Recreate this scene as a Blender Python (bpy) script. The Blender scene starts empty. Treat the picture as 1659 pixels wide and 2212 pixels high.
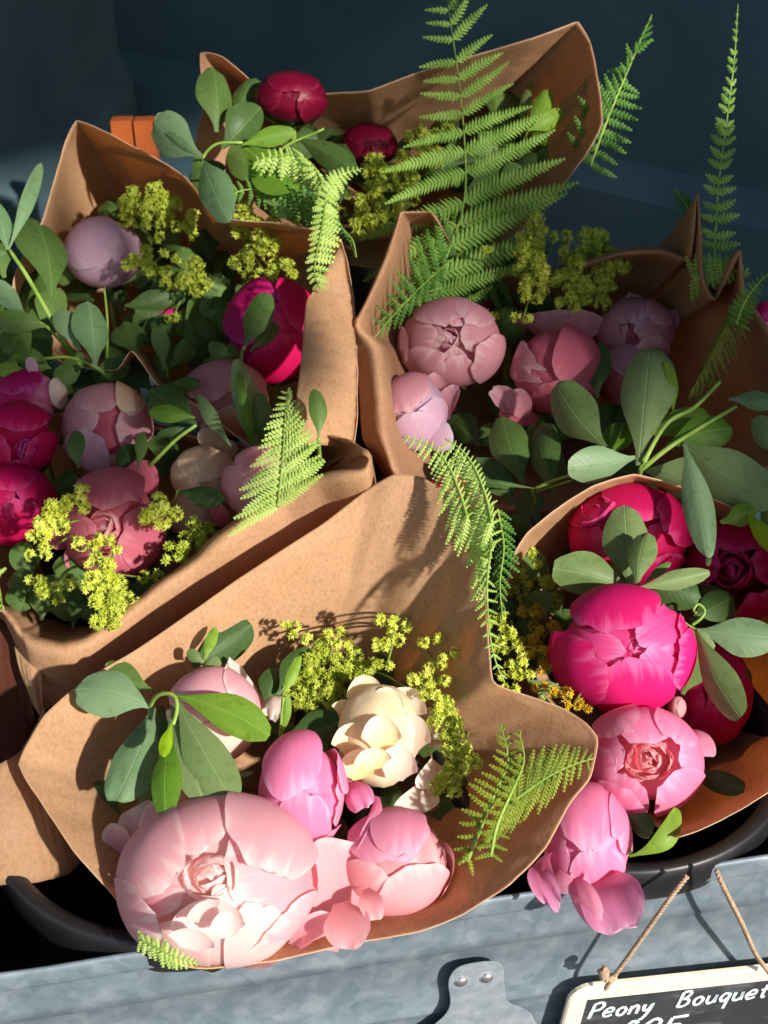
import bpy, math, random
import numpy as np
from mathutils import Vector, noise

# ------------------------------------------------------------------ camera, world, sun, exposure
scn = bpy.context.scene
COL = scn.collection
PITCH = math.radians(35.0)
TV = math.tan(math.radians(21.0))
cam_d = bpy.data.cameras.new("camera")
cam_d.sensor_fit = 'VERTICAL'
cam_d.sensor_height = 24.0
cam_d.lens = 12.0 / TV
cam_d.clip_start = 0.02
cam_d.clip_end = 200.0
cam = bpy.data.objects.new("camera", cam_d)
COL.objects.link(cam)
cam.rotation_euler = (math.pi / 2 - PITCH, 0, 0)
scn.camera = cam
cam_d.dof.use_dof = True
cam_d.dof.focus_distance = 0.80
cam_d.dof.aperture_fstop = 11.0

SUNV = np.array([0.60, -0.66, 0.50]); SUNV = SUNV / np.linalg.norm(SUNV)
ELEV = math.asin(SUNV[2])
world = bpy.data.worlds.new("World"); scn.world = world; world.use_nodes = True
wn = world.node_tree; wn.nodes.clear()
sky = wn.nodes.new('ShaderNodeTexSky'); sky.sky_type = 'NISHITA'; sky.sun_disc = False
sky.sun_elevation = ELEV
sky.sun_rotation = math.atan2(SUNV[0], SUNV[1])
bg = wn.nodes.new('ShaderNodeBackground'); bg.inputs[1].default_value = 0.072
wo = wn.nodes.new('ShaderNodeOutputWorld')
wn.links.new(sky.outputs[0], bg.inputs[0]); wn.links.new(bg.outputs[0], wo.inputs[0])
sd = bpy.data.lights.new("sun", 'SUN'); sd.energy = 5.0; sd.angle = math.radians(1.5); sd.color = (1.0, 0.935, 0.85)
sun = bpy.data.objects.new("sun", sd); COL.objects.link(sun)
sun.rotation_euler = Vector(SUNV).to_track_quat('Z', 'Y').to_euler()
scn.view_settings.view_transform = 'Standard'
scn.view_settings.look = 'None'
scn.view_settings.exposure = 0.46
scn.view_settings.gamma = 1.0
scn.cycles.max_bounces = 8
scn.cycles.transparent_max_bounces = 8

# ------------------------------------------------------------------ measuring from the photograph into the place
FW = np.array([0, math.cos(PITCH), -math.sin(PITCH)])
UP = np.array([0, math.sin(PITCH), math.cos(PITCH)])
RT = np.array([1.0, 0, 0])
NS = np.array([0, -0.17, 1.0]); NS = NS / np.linalg.norm(NS)
K0 = float(NS @ np.array([0, 0.459, -0.593]))
MPX = 2 * TV / 2212.0

def ray(x, y):
    return FW + RT * ((x - 829.5) * MPX) + UP * ((1106 - y) * MPX)

def P(x, y, h=0.0):
    """point seen at x,y lying h centimetres above the sloping plane of the bouquets"""
    d = ray(x, y)
    t = (K0 + h * 0.01) / float(NS @ d)
    return d * t

def PZ(x, y, z):
    d = ray(x, y)
    return d * (z / d[2])

def basis(p):
    b = -p / np.linalg.norm(p)
    r = np.cross(UP, b); r = r / np.linalg.norm(r)
    u = np.cross(b, r)
    return r, u, b

def scale(p):
    return float(p @ FW) * MPX

def lin(r, g, b):
    f = lambda c: (c / 255.0 / 12.92) if c / 255.0 <= 0.04045 else ((c / 255.0 + 0.055) / 1.055) ** 2.4
    return (f(r), f(g), f(b), 1.0)

def nrm(v):
    return v / max(1e-9, np.linalg.norm(v))

# ------------------------------------------------------------------ objects
def V3(v):
    return (float(v[0]), float(v[1]), float(v[2]))

def thing(name, label, cat, loc, group=None):
    o = bpy.data.objects.new(name, None); COL.objects.link(o)
    o.empty_display_size = 0.02
    o.location = V3(loc); o['label'] = label; o['category'] = cat
    if group: o['group'] = group
    return o

def part(name, verts, faces, mat, parent=None, uv=None, smooth=True, kind=None, label=None):
    v = np.asarray(verts, dtype=float)
    root = parent
    while root is not None and root.parent is not None:
        root = root.parent
    if root is not None:
        v = v - np.array(root.location)
    me = bpy.data.meshes.new(name)
    me.from_pydata(v.tolist(), [], faces)
    if uv is not None:
        l = me.uv_layers.new(name="UVMap")
        idx = np.empty(len(me.loops), dtype=np.int32); me.loops.foreach_get('vertex_index', idx)
        l.data.foreach_set('uv', np.asarray(uv, dtype=np.float32)[idx].ravel())
    me.materials.append(mat)
    if smooth:
        me.polygons.foreach_set('use_smooth', [True] * len(me.polygons))
    me.update()
    o = bpy.data.objects.new(name, me); COL.objects.link(o)
    if parent is not None: o.parent = parent
    if kind: o['kind'] = kind
    if label: o['label'] = label
    return o

def tag(o, label, cat, group=None):
    o['label'] = label; o['category'] = cat
    if group: o['group'] = group
    return o

def catmull(pts, n, closed=False):
    p = np.asarray(pts, dtype=float)
    m = len(p)
    if m == 2 and not closed:
        t = np.linspace(0, 1, n)[:, None]
        return p[0] * (1 - t) + p[1] * t
    if closed:
        q = np.vstack([p[-1], p, p[0], p[1]]); seg = m
    else:
        q = np.vstack([2 * p[0] - p[1], p, 2 * p[-1] - p[-2]]); seg = m - 1
    out = []
    for i in range(n):
        t = i / n * seg if closed else i / (n - 1) * seg
        k = min(int(t), seg - 1); f = t - k
        a, b, c, d = q[k], q[k + 1], q[k + 2], q[k + 3]
        out.append(0.5 * ((2 * b) + (-a + c) * f + (2 * a - 5 * b + 4 * c - d) * f * f + (-a + 3 * b - 3 * c + d) * f ** 3))
    return np.array(out)

def resample_len(pts, n, closed=False):
    """curve through points, spread evenly along its length"""
    q = catmull(pts, 12 * len(pts), closed)
    if closed: q = np.vstack([q, q[0]])
    L = np.concatenate([[0], np.cumsum(np.linalg.norm(np.diff(q, axis=0), axis=1))])
    t = np.linspace(0, L[-1], n + 1)[:-1] if closed else np.linspace(0, L[-1], n)
    return np.stack([np.interp(t, L, q[:, k]) for k in range(q.shape[1])], axis=1)

def grid_faces(nu, nv, closed=False):
    f = []
    for j in range(nv - 1):
        for i in range(nu if closed else nu - 1):
            a = j * nu + i; b = j * nu + (i + 1) % nu
            f.append((a, b, b + nu, a + nu))
    return f

def tube(pts, r0, r1=None, n=8, samples=None):
    p = resample_len(pts, samples or max(6, 5 * len(pts)))
    r1 = r0 if r1 is None else r1
    m = len(p); vs = []; T = np.gradient(p, axis=0)
    ref = np.array([0.3, 0.2, 0.93])
    for i in range(m):
        t = nrm(T[i]); a = nrm(np.cross(t, ref)); b = np.cross(t, a)
        r = r0 + (r1 - r0) * i / (m - 1)
        for k in range(n):
            an = 2 * math.pi * k / n
            vs.append(p[i] + r * (math.cos(an) * a + math.sin(an) * b))
    f = grid_faces(n, m, True)
    f.append(tuple(range(n - 1, -1, -1))); f.append(tuple((m - 1) * n + k for k in range(n)))
    return vs, f

class MB:
    def __init__(s): s.v = []; s.f = []; s.uv = []
    def add(s, v, f, uv=None):
        k = len(s.v); s.v.extend([np.asarray(q, dtype=float) for q in v]); s.f.extend([tuple(i + k for i in q) for q in f])
        s.uv.extend(uv if uv is not None else [(0.5, 0.5)] * len(v))
    def build(s, name, mat, parent=None, **kw):
        return part(name, s.v, s.f, mat, parent, uv=s.uv, **kw)

# ------------------------------------------------------------------ materials
def newmat(name):
    m = bpy.data.materials.new(name); m.use_nodes = True
    nt = m.node_tree; nt.nodes.clear()
    return m, nt

def N(nt, t, **kw):
    n = nt.nodes.new(t)
    for k, v in kw.items():
        if k.startswith('i_'):
            n.inputs[int(k[2:])].default_value = v
        else:
            setattr(n, k, v)
    return n

def ramp(nt, fac, stops):
    r = nt.nodes.new('ShaderNodeValToRGB'); e = r.color_ramp.elements
    while len(e) > 1: e.remove(e[-1])
    e[0].position = stops[0][0]; e[0].color = stops[0][1]
    for p, c in stops[1:]:
        q = e.new(p); q.color = c
    nt.links.new(fac, r.inputs[0]); return r.outputs[0]

def mixc(nt, fac, a, b, mode='MIX'):
    m = nt.nodes.new('ShaderNodeMix'); m.data_type = 'RGBA'; m.blend_type = mode
    for s, v in ((0, fac), (6, a), (7, b)):
        if hasattr(v, 'is_linked') or hasattr(v, 'node'): nt.links.new(v, m.inputs[s])
        else: m.inputs[s].default_value = v
    return m.outputs[2]

def leafy(nt, col, rough, trans, bump=None, tcol=None, spec=0.35, sss=0.0):
    """reflecting and light-passing thin sheet"""
    p = N(nt, 'ShaderNodeBsdfPrincipled'); nt.links.new(col, p.inputs['Base Color'])
    p.inputs['Roughness'].default_value = rough
    p.inputs['Specular IOR Level'].default_value = spec
    if sss:
        p.inputs['Subsurface Weight'].default_value = sss; p.inputs['Subsurface Radius'].default_value = (1.0, .35, .35); p.inputs['Subsurface Scale'].default_value = 0.006
    t = N(nt, 'ShaderNodeBsdfTranslucent'); nt.links.new(tcol or col, t.inputs[0])
    if bump is not None:
        nt.links.new(bump, p.inputs['Normal']); nt.links.new(bump, t.inputs['Normal'])
    mx = N(nt, 'ShaderNodeMixShader', i_0=trans)
    nt.links.new(p.outputs[0], mx.inputs[1]); nt.links.new(t.outputs[0], mx.inputs[2])
    o = N(nt, 'ShaderNodeOutputMaterial'); nt.links.new(mx.outputs[0], o.inputs[0])

def petal_mat(name, base, mid, tip, edge=None, trans=0.36, rough=0.5, streak=0.35):
    m, nt = newmat(name)
    uv = N(nt, 'ShaderNodeUVMap', uv_map='UVMap')
    sep = N(nt, 'ShaderNodeSeparateXYZ'); nt.links.new(uv.outputs[0], sep.inputs[0])
    mp = N(nt, 'ShaderNodeMapping'); mp.inputs['Scale'].default_value = (7, 1.3, 1); nt.links.new(uv.outputs[0], mp.inputs[0])
    oi = N(nt, 'ShaderNodeObjectInfo')
    off = N(nt, 'ShaderNodeVectorMath', operation='ADD'); cx = N(nt, 'ShaderNodeCombineXYZ')
    mul = N(nt, 'ShaderNodeMath', operation='MULTIPLY', i_1=37.0); nt.links.new(oi.outputs['Random'], mul.inputs[0])
    nt.links.new(mul.outputs[0], cx.inputs[2]); nt.links.new(mp.outputs[0], off.inputs[0]); nt.links.new(cx.outputs[0], off.inputs[1])
    no = N(nt, 'ShaderNodeTexNoise'); no.inputs['Scale'].default_value = 1.4; no.inputs['Detail'].default_value = 5; no.inputs['Distortion'].default_value = 0.4
    nt.links.new(off.outputs[0], no.inputs['Vector'])
    # streaked position along the petal
    a = N(nt, 'ShaderNodeMath', operation='MULTIPLY_ADD', i_1=streak * .9, i_2=-streak * 0.45); nt.links.new(no.outputs[0], a.inputs[0])
    gx = N(nt, 'ShaderNodeMath', operation='MULTIPLY_ADD', i_1=2.0, i_2=-1.0); nt.links.new(sep.outputs[0], gx.inputs[0])
    g4 = N(nt, 'ShaderNodeMath', operation='POWER', i_1=4.0); ga = N(nt, 'ShaderNodeMath', operation='ABSOLUTE'); nt.links.new(gx.outputs[0], ga.inputs[0]); nt.links.new(ga.outputs[0], g4.inputs[0])
    gm = N(nt, 'ShaderNodeMath', operation='MULTIPLY_ADD', i_1=0.22); nt.links.new(g4.outputs[0], gm.inputs[0]); nt.links.new(sep.outputs[1], gm.inputs[2])
    b = N(nt, 'ShaderNodeMath', operation='ADD'); nt.links.new(a.outputs[0], b.inputs[0]); nt.links.new(gm.outputs[0], b.inputs[1])
    stops = [(0.0, base), (0.5, mid), (0.88, tip)]
    if edge is not None: stops += [(1.0, edge)]
    c = ramp(nt, b.outputs[0], stops)
    hv = N(nt, 'ShaderNodeHueSaturation'); nt.links.new(c, hv.inputs['Color'])
    vr = N(nt, 'ShaderNodeMath', operation='MULTIPLY_ADD', i_1=0.16, i_2=0.92); nt.links.new(oi.outputs['Random'], vr.inputs[0])
    nt.links.new(vr.outputs[0], hv.inputs['Value'])
    fine = N(nt, 'ShaderNodeTexNoise'); fine.inputs['Scale'].default_value = 7; fine.inputs['Detail'].default_value = 4
    nt.links.new(off.outputs[0], fine.inputs['Vector'])
    bp = N(nt, 'ShaderNodeBump'); bp.inputs['Strength'].default_value = 0.25; bp.inputs['Distance'].default_value = 0.0007
    nt.links.new(fine.outputs[0], bp.inputs['Height'])
    leafy(nt, hv.outputs[0], rough + .1, trans, bp.outputs[0], spec=0.18, sss=0.5)
    return m

def leaf_mat(name, c1, c2, vein, trans=0.28, rough=0.48):
    m, nt = newmat(name)
    uv = N(nt, 'ShaderNodeUVMap', uv_map='UVMap')
    sep = N(nt, 'ShaderNodeSeparateXYZ'); nt.links.new(uv.outputs[0], sep.inputs[0])
    oi = N(nt, 'ShaderNodeObjectInfo')
    no = N(nt, 'ShaderNodeTexNoise'); no.inputs['Scale'].default_value = 2.2; no.inputs['Detail'].default_value = 6
    nt.links.new(uv.outputs[0], no.inputs['Vector'])
    mx = N(nt, 'ShaderNodeMath', operation='MULTIPLY_ADD', i_1=0.8); nt.links.new(no.outputs[0], mx.inputs[0])
    sub = N(nt, 'ShaderNodeMath', operation='MULTIPLY_ADD', i_1=0.9, i_2=-0.35); nt.links.new(oi.outputs['Random'], sub.inputs[0])
    nt.links.new(sub.outputs[0], mx.inputs[2])
    c = ramp(nt, mx.outputs[0], [(0.1, c1), (0.9, c2)])
    # side veins and the midrib, in leaf coordinates (x across, y along)
    sp = N(nt, 'ShaderNodeTexNoise'); sp.inputs['Scale'].default_value = 160; sp.inputs['Detail'].default_value = 2
    tc = N(nt, 'ShaderNodeTexCoord'); nt.links.new(tc.outputs['Object'], sp.inputs['Vector'])
    c = mixc(nt, 1.0, c, ramp(nt, sp.outputs[0], [(0.30, (0.80, 0.80, 0.74, 1)), (0.45, (1, 1, 1, 1)), (0.70, (1.0, 1.0, 1.0, 1)), (0.78, (1.18, 1.12, 1.0, 1))]), 'MULTIPLY')
    ab = N(nt, 'ShaderNodeMath', operation='SUBTRACT', i_1=0.5); nt.links.new(sep.outputs[0], ab.inputs[0])
    ab2 = N(nt, 'ShaderNodeMath', operation='ABSOLUTE'); nt.links.new(ab.outputs[0], ab2.inputs[0])
    rib = N(nt, 'ShaderNodeMapRange'); rib.inputs[1].default_value = 0.0; rib.inputs[2].default_value = 0.022; rib.inputs[3].default_value = 1; rib.inputs[4].default_value = 0
    nt.links.new(ab2.outputs[0], rib.inputs[0])
    sv = N(nt, 'ShaderNodeMath', operation='MULTIPLY_ADD', i_1=-0.55); nt.links.new(ab2.outputs[0], sv.inputs[0]); nt.links.new(sep.outputs[1], sv.inputs[2])
    sv2 = N(nt, 'ShaderNodeMath', operation='MULTIPLY', i_1=62.0); nt.links.new(sv.outputs[0], sv2.inputs[0])
    sv3 = N(nt, 'ShaderNodeMath', operation='SINE'); nt.links.new(sv2.outputs[0], sv3.inputs[0])
    sv4 = N(nt, 'ShaderNodeMapRange'); sv4.inputs[1].default_value = 0.86; sv4.inputs[2].default_value = 1.0; sv4.inputs[3].default_value = 0; sv4.inputs[4].default_value = 0.22
    nt.links.new(sv3.outputs[0], sv4.inputs[0])
    vm = N(nt, 'ShaderNodeMath', operation='MAXIMUM'); nt.links.new(rib.outputs[0], vm.inputs[0]); nt.links.new(sv4.outputs[0], vm.inputs[1])
    vs = N(nt, 'ShaderNodeMath', operation='MULTIPLY', i_1=0.75); nt.links.new(vm.outputs[0], vs.inputs[0])
    c2_ = mixc(nt, vs.outputs[0], c, vein)
    bp = N(nt, 'ShaderNodeBump'); bp.inputs['Strength'].default_value = 0.35; bp.inputs['Distance'].default_value = 0.001; bp.invert = True
    nt.links.new(vm.outputs[0], bp.inputs['Height'])
    leafy(nt, c2_, rough, trans, bp.outputs[0], spec=0.35)
    return m

def thin_mat(name, c1, c2, trans=0.3, rough=0.55, sc=60):
    m, nt = newmat(name)
    tc = N(nt, 'ShaderNodeTexCoord')
    no = N(nt, 'ShaderNodeTexNoise'); no.inputs['Scale'].default_value = sc; no.inputs['Detail'].default_value = 3
    nt.links.new(tc.outputs['Object'], no.inputs['Vector'])
    c = ramp(nt, no.outputs[0], [(0.35, c1), (0.65, c2)])
    leafy(nt, c, rough, trans)
    return m

def paper_mat(name, tint=1.0, warm=1.0):
    m, nt = newmat(name)
    tc = N(nt, 'ShaderNodeTexCoord')
    a = N(nt, 'ShaderNodeTexNoise'); a.inputs['Scale'].default_value = 14; a.inputs['Detail'].default_value = 8; a.inputs['Roughness'].default_value = 0.6
    nt.links.new(tc.outputs['Object'], a.inputs['Vector'])
    mp = N(nt, 'ShaderNodeMapping'); mp.inputs['Scale'].default_value = (560, 300, 420); mp.inputs['Rotation'].default_value = (0.2, 0.1, 0.5)
    nt.links.new(tc.outputs['Object'], mp.inputs[0])
    f = N(nt, 'ShaderNodeTexNoise'); f.inputs['Scale'].default_value = 1; f.inputs['Detail'].default_value = 4; nt.links.new(mp.outputs[0], f.inputs['Vector'])
    c = ramp(nt, a.outputs[0], [(0.3, (0.60 * tint, 0.375 * tint * warm, 0.200 * tint * warm, 1)), (0.7, (0.68 * tint, 0.455 * tint * warm, 0.265 * tint * warm, 1))])
    c = mixc(nt, 0.55, c, ramp(nt, f.outputs[0], [(0.30, (0.72, 0.70, 0.68, 1)), (0.5, (1, 1, 1, 1)), (0.72, (1.12, 1.12, 1.12, 1))]), 'MULTIPLY')
    w = N(nt, 'ShaderNodeTexNoise'); w.inputs['Scale'].default_value = 22; w.inputs['Detail'].default_value = 3; w.inputs['Distortion'].default_value = 1.2
    nt.links.new(tc.outputs['Object'], w.inputs['Vector'])
    vo = N(nt, 'ShaderNodeTexVoronoi'); vo.inputs['Scale'].default_value = 17; wv = N(nt, 'ShaderNodeVectorMath', operation='MULTIPLY_ADD'); wv.inputs[1].default_value = (.05, .05, .05)
    nt.links.new(w.outputs['Color'], wv.inputs[0]); nt.links.new(tc.outputs['Object'], wv.inputs[2]); nt.links.new(wv.outputs[0], vo.inputs['Vector'])
    b1 = N(nt, 'ShaderNodeBump'); b1.inputs['Strength'].default_value = 0.16; b1.inputs['Distance'].default_value = 0.012; nt.links.new(vo.outputs['Distance'], b1.inputs['Height'])
    b2 = N(nt, 'ShaderNodeBump'); b2.inputs['Strength'].default_value = 0.25; b2.inputs['Distance'].default_value = 0.0006; nt.links.new(f.outputs[0], b2.inputs['Height']); nt.links.new(b1.outputs[0], b2.inputs['Normal'])
    tc_ = mixc(nt, 1.0, c, (1.22, 0.94, 0.52, 1), 'MULTIPLY')
    leafy(nt, c, 0.62, 0.45, b2.outputs[0], tcol=tc_, spec=0.3)
    return m

M = {}
M['blush'] = petal_mat('blush petal', lin(250, 206, 206), lin(243, 176, 188), lin(247, 190, 198), lin(253, 226, 222), streak=0.5)
M['blush_pale'] = petal_mat('pale inner petal', lin(252, 220, 210), lin(250, 208, 206), lin(252, 214, 210), lin(253, 228, 222), streak=0.5)
M['cream'] = petal_mat('cream petal', lin(248, 214, 150), lin(250, 226, 184), lin(252, 232, 200), lin(250, 226, 206), trans=0.26)
M['ivory'] = petal_mat('ivory petal', lin(240, 205, 185), lin(246, 222, 206), lin(250, 228, 214), lin(252, 236, 226))
M['peach'] = petal_mat('peach petal', lin(246, 212, 176), lin(245, 204, 168), lin(247, 212, 180), lin(250, 222, 196))
M['pink'] = petal_mat('pink petal', lin(236, 120, 165), lin(242, 150, 182), lin(246, 168, 196), lin(250, 188, 208), streak=0.6)
M['rosepink'] = petal_mat('rose pink petal', lin(232, 120, 160), lin(240, 134, 176), lin(248, 152, 194), lin(252, 184, 214), streak=0.5)
M['salmon'] = petal_mat('salmon petal', lin(242, 160, 166), lin(242, 168, 174), lin(246, 180, 186), lin(250, 206, 206), streak=0.4)
M['coral'] = petal_mat('coral inner petal', lin(244, 126, 138), lin(246, 146, 156), lin(248, 168, 176), lin(250, 196, 200), streak=0.5)
M['hot'] = petal_mat('hot pink petal', lin(225, 14, 96), lin(232, 20, 112), lin(236, 40, 128), lin(240, 110, 170), streak=0.5, trans=0.25)
M['hotpale'] = petal_mat('hot pink inner petal', lin(226, 40, 120), lin(236, 72, 146), lin(240, 100, 166), lin(246, 150, 196), streak=0.5)
M['magenta'] = petal_mat('magenta petal', lin(185, 10, 90), lin(192, 16, 98), lin(196, 34, 120), lin(222, 100, 170), trans=0.25)
M['crimson'] = petal_mat('crimson petal', lin(190, 8, 70), lin(202, 12, 82), lin(210, 24, 98), lin(228, 76, 140), trans=0.22)
M['wine'] = petal_mat('wine red petal', lin(84, 4, 28), lin(100, 8, 36), lin(112, 12, 44), lin(140, 34, 66), trans=0.12, rough=0.25)
M['mauve'] = petal_mat('mauve petal', lin(206, 128, 140), lin(214, 146, 158), lin(220, 160, 172), lin(236, 196, 200), streak=0.5)
M['lilac'] = petal_mat('lilac petal', lin(226, 176, 196), lin(226, 182, 204), lin(226, 188, 210), lin(236, 206, 220))
M['rose'] = petal_mat('dusky rose petal', lin(206, 90, 110), lin(212, 106, 128), lin(220, 120, 140), lin(232, 150, 165), streak=0.5)
M['leaf'] = leaf_mat('glaucous leaf', lin(104, 130, 72), lin(136, 158, 104), lin(152, 174, 118))
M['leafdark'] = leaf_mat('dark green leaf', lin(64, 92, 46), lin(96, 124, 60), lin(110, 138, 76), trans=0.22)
M['leafblue'] = leaf_mat('blue green leaf', lin(98, 132, 88), lin(126, 156, 114), lin(142, 168, 126))
M['leafbright'] = leaf_mat('young green leaf', lin(96, 140, 40), lin(140, 176, 60), lin(156, 190, 90), trans=0.36)
M['leaflime'] = leaf_mat('lime green leaf', lin(130, 176, 20), lin(166, 206, 40), lin(180, 214, 90), trans=0.4)
M['stem'] = thin_mat('green stem', lin(116, 150, 56), lin(150, 178, 84), trans=0.0)
M['fern'] = thin_mat('bright fern', lin(132, 178, 72), lin(166, 206, 98), trans=0.34)
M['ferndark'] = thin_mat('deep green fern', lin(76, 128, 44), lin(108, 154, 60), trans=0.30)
M['fernpale'] = thin_mat('pale fern', lin(168, 200, 96), lin(196, 222, 124), trans=0.34)
M['fernolive'] = thin_mat('olive fern', lin(88, 96, 24), lin(122, 124, 34), trans=0.25)
M['fernyellow'] = thin_mat('yellow green fern', lin(112, 134, 34), lin(150, 164, 52), trans=0.32)
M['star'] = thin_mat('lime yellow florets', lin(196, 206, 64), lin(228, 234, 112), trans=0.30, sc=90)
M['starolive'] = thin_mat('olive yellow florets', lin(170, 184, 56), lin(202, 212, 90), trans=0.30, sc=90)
M['stargold'] = thin_mat('gold florets', lin(196, 150, 20), lin(220, 196, 60), trans=0.25, sc=90)
M['cutedge'] = thin_mat('pale cut paper edge', lin(222, 184, 150), lin(238, 206, 176), trans=0.2)
M['paper'] = paper_mat('kraft paper')
M['paperdark'] = paper_mat('darker kraft paper', 0.85, 0.92)
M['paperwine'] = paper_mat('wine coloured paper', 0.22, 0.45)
M['papermauve'] = paper_mat('reddish kraft paper', 0.8, 0.95)
# ------------------------------------------------------------------ builders for petals, leaves, ferns, florets, paper
def outline(v, m=0.62, n=2.4, b=0.35):
    if v > m:
        return max(0.0, 1 - ((v - m) / (1 - m)) ** n) ** 0.5
    q = v / m; q = q * q * (3 - 2 * q)
    return b + (1 - b) * q

def ndir(x, y):
    r = math.hypot(x, y)
    if r < 1e-6: return np.array([0, 0, 1.0])
    if r <= 1: return np.array([x, y, math.sqrt(1 - r * r)])
    a = math.pi / 2 + (r - 1) * math.pi / 2
    return np.array([math.sin(a) * x / r, math.sin(a) * y / r, math.cos(a)])

NU, NV = 21, 22
VS = [1 - (1 - i / (NV - 1)) ** 1.5 for i in range(NV)]
US = [math.sin(math.pi / 2 * (-1 + 2 * i / (NU - 1))) for i in range(NU)]

def cup_petal(B, T, W, lay=1.0, bulge=0.0, lip=0.03, ruff=0.014, seed=0, fseed=0.0, step=0.035, m=0.6, n=2.7, tuck=0.0, tear=0.03):
    """petal wrapping the unit ball from B to T; returns grid in unit-ball coordinates"""
    rnd = random.Random(seed)
    b = ndir(*B); t = ndir(*T)
    ang = math.acos(max(-1, min(1, float(b @ t))))
    if ang < 1e-3: ang = 1e-3
    ax = nrm(np.cross(b, t))
    ph = rnd.uniform(0, 6.28); ph2 = rnd.uniform(0, 6.28); fr = rnd.uniform(2.5, 4.5)
    vs = []; uv = []
    for v in VS:
        fo = outline(v, m, n)
        wob = 1 + 0.05 * noise.noise(Vector((v * 4 + seed, 1.1, 2.2)))
        for s in US:
            g = s * fo                                   # real distance from the midrib, -1..1
            w = W * wob
            nz = noise.noise(Vector((g * 1.7 + seed * 3.1, v * 2.0, seed * 1.37)))
            nz2 = noise.noise(Vector((g * 2.8 + seed * 5.1, 7.7, seed * 2.37)))
            vv = v * (1 + (tear * nz2 * 1.8 + 0.012 * noise.noise(Vector((g * 11, seed, .5)))) * v * v)
            a = ang * vv
            d = b * math.cos(a) + np.cross(ax, b) * math.sin(a)
            q = w * g
            p = d * math.cos(q) + ax * math.sin(q)
            edge = max(abs(g), min(1, max(0, (v - .55) / .45)) * math.sqrt(max(0, 1 - 0.4 * g * g)))
            r = 1 + step * lay
            r += bulge * (1 - g * g) * math.sin(math.pi * min(1, v * 1.02))
            r += lip * max(0, v - 0.7) / 0.3 * (max(0, v - .7) / .3) * (1 + 0.5 * math.sin(g * fr + ph))
            r += lip * 0.4 * abs(g) ** 5 + 0.006 * math.sin(g * 17 + ph) * max(0, (v - .8) / .2)
            r += 0.026 * noise.noise(Vector(p * 1.9) + Vector((fseed, 0, 0))) + ruff * 0.35 * (nz * .8 + 0.3 * math.sin(g * fr * 1.6 + ph2) * v * v)
            vs.append(p * r); uv.append((g * 0.5 + 0.5, v))
    return np.array(vs), uv

GF = grid_faces(NU, NV)
_seed = [100]
def nseed():
    _seed[0] += 1; return _seed[0]

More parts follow.
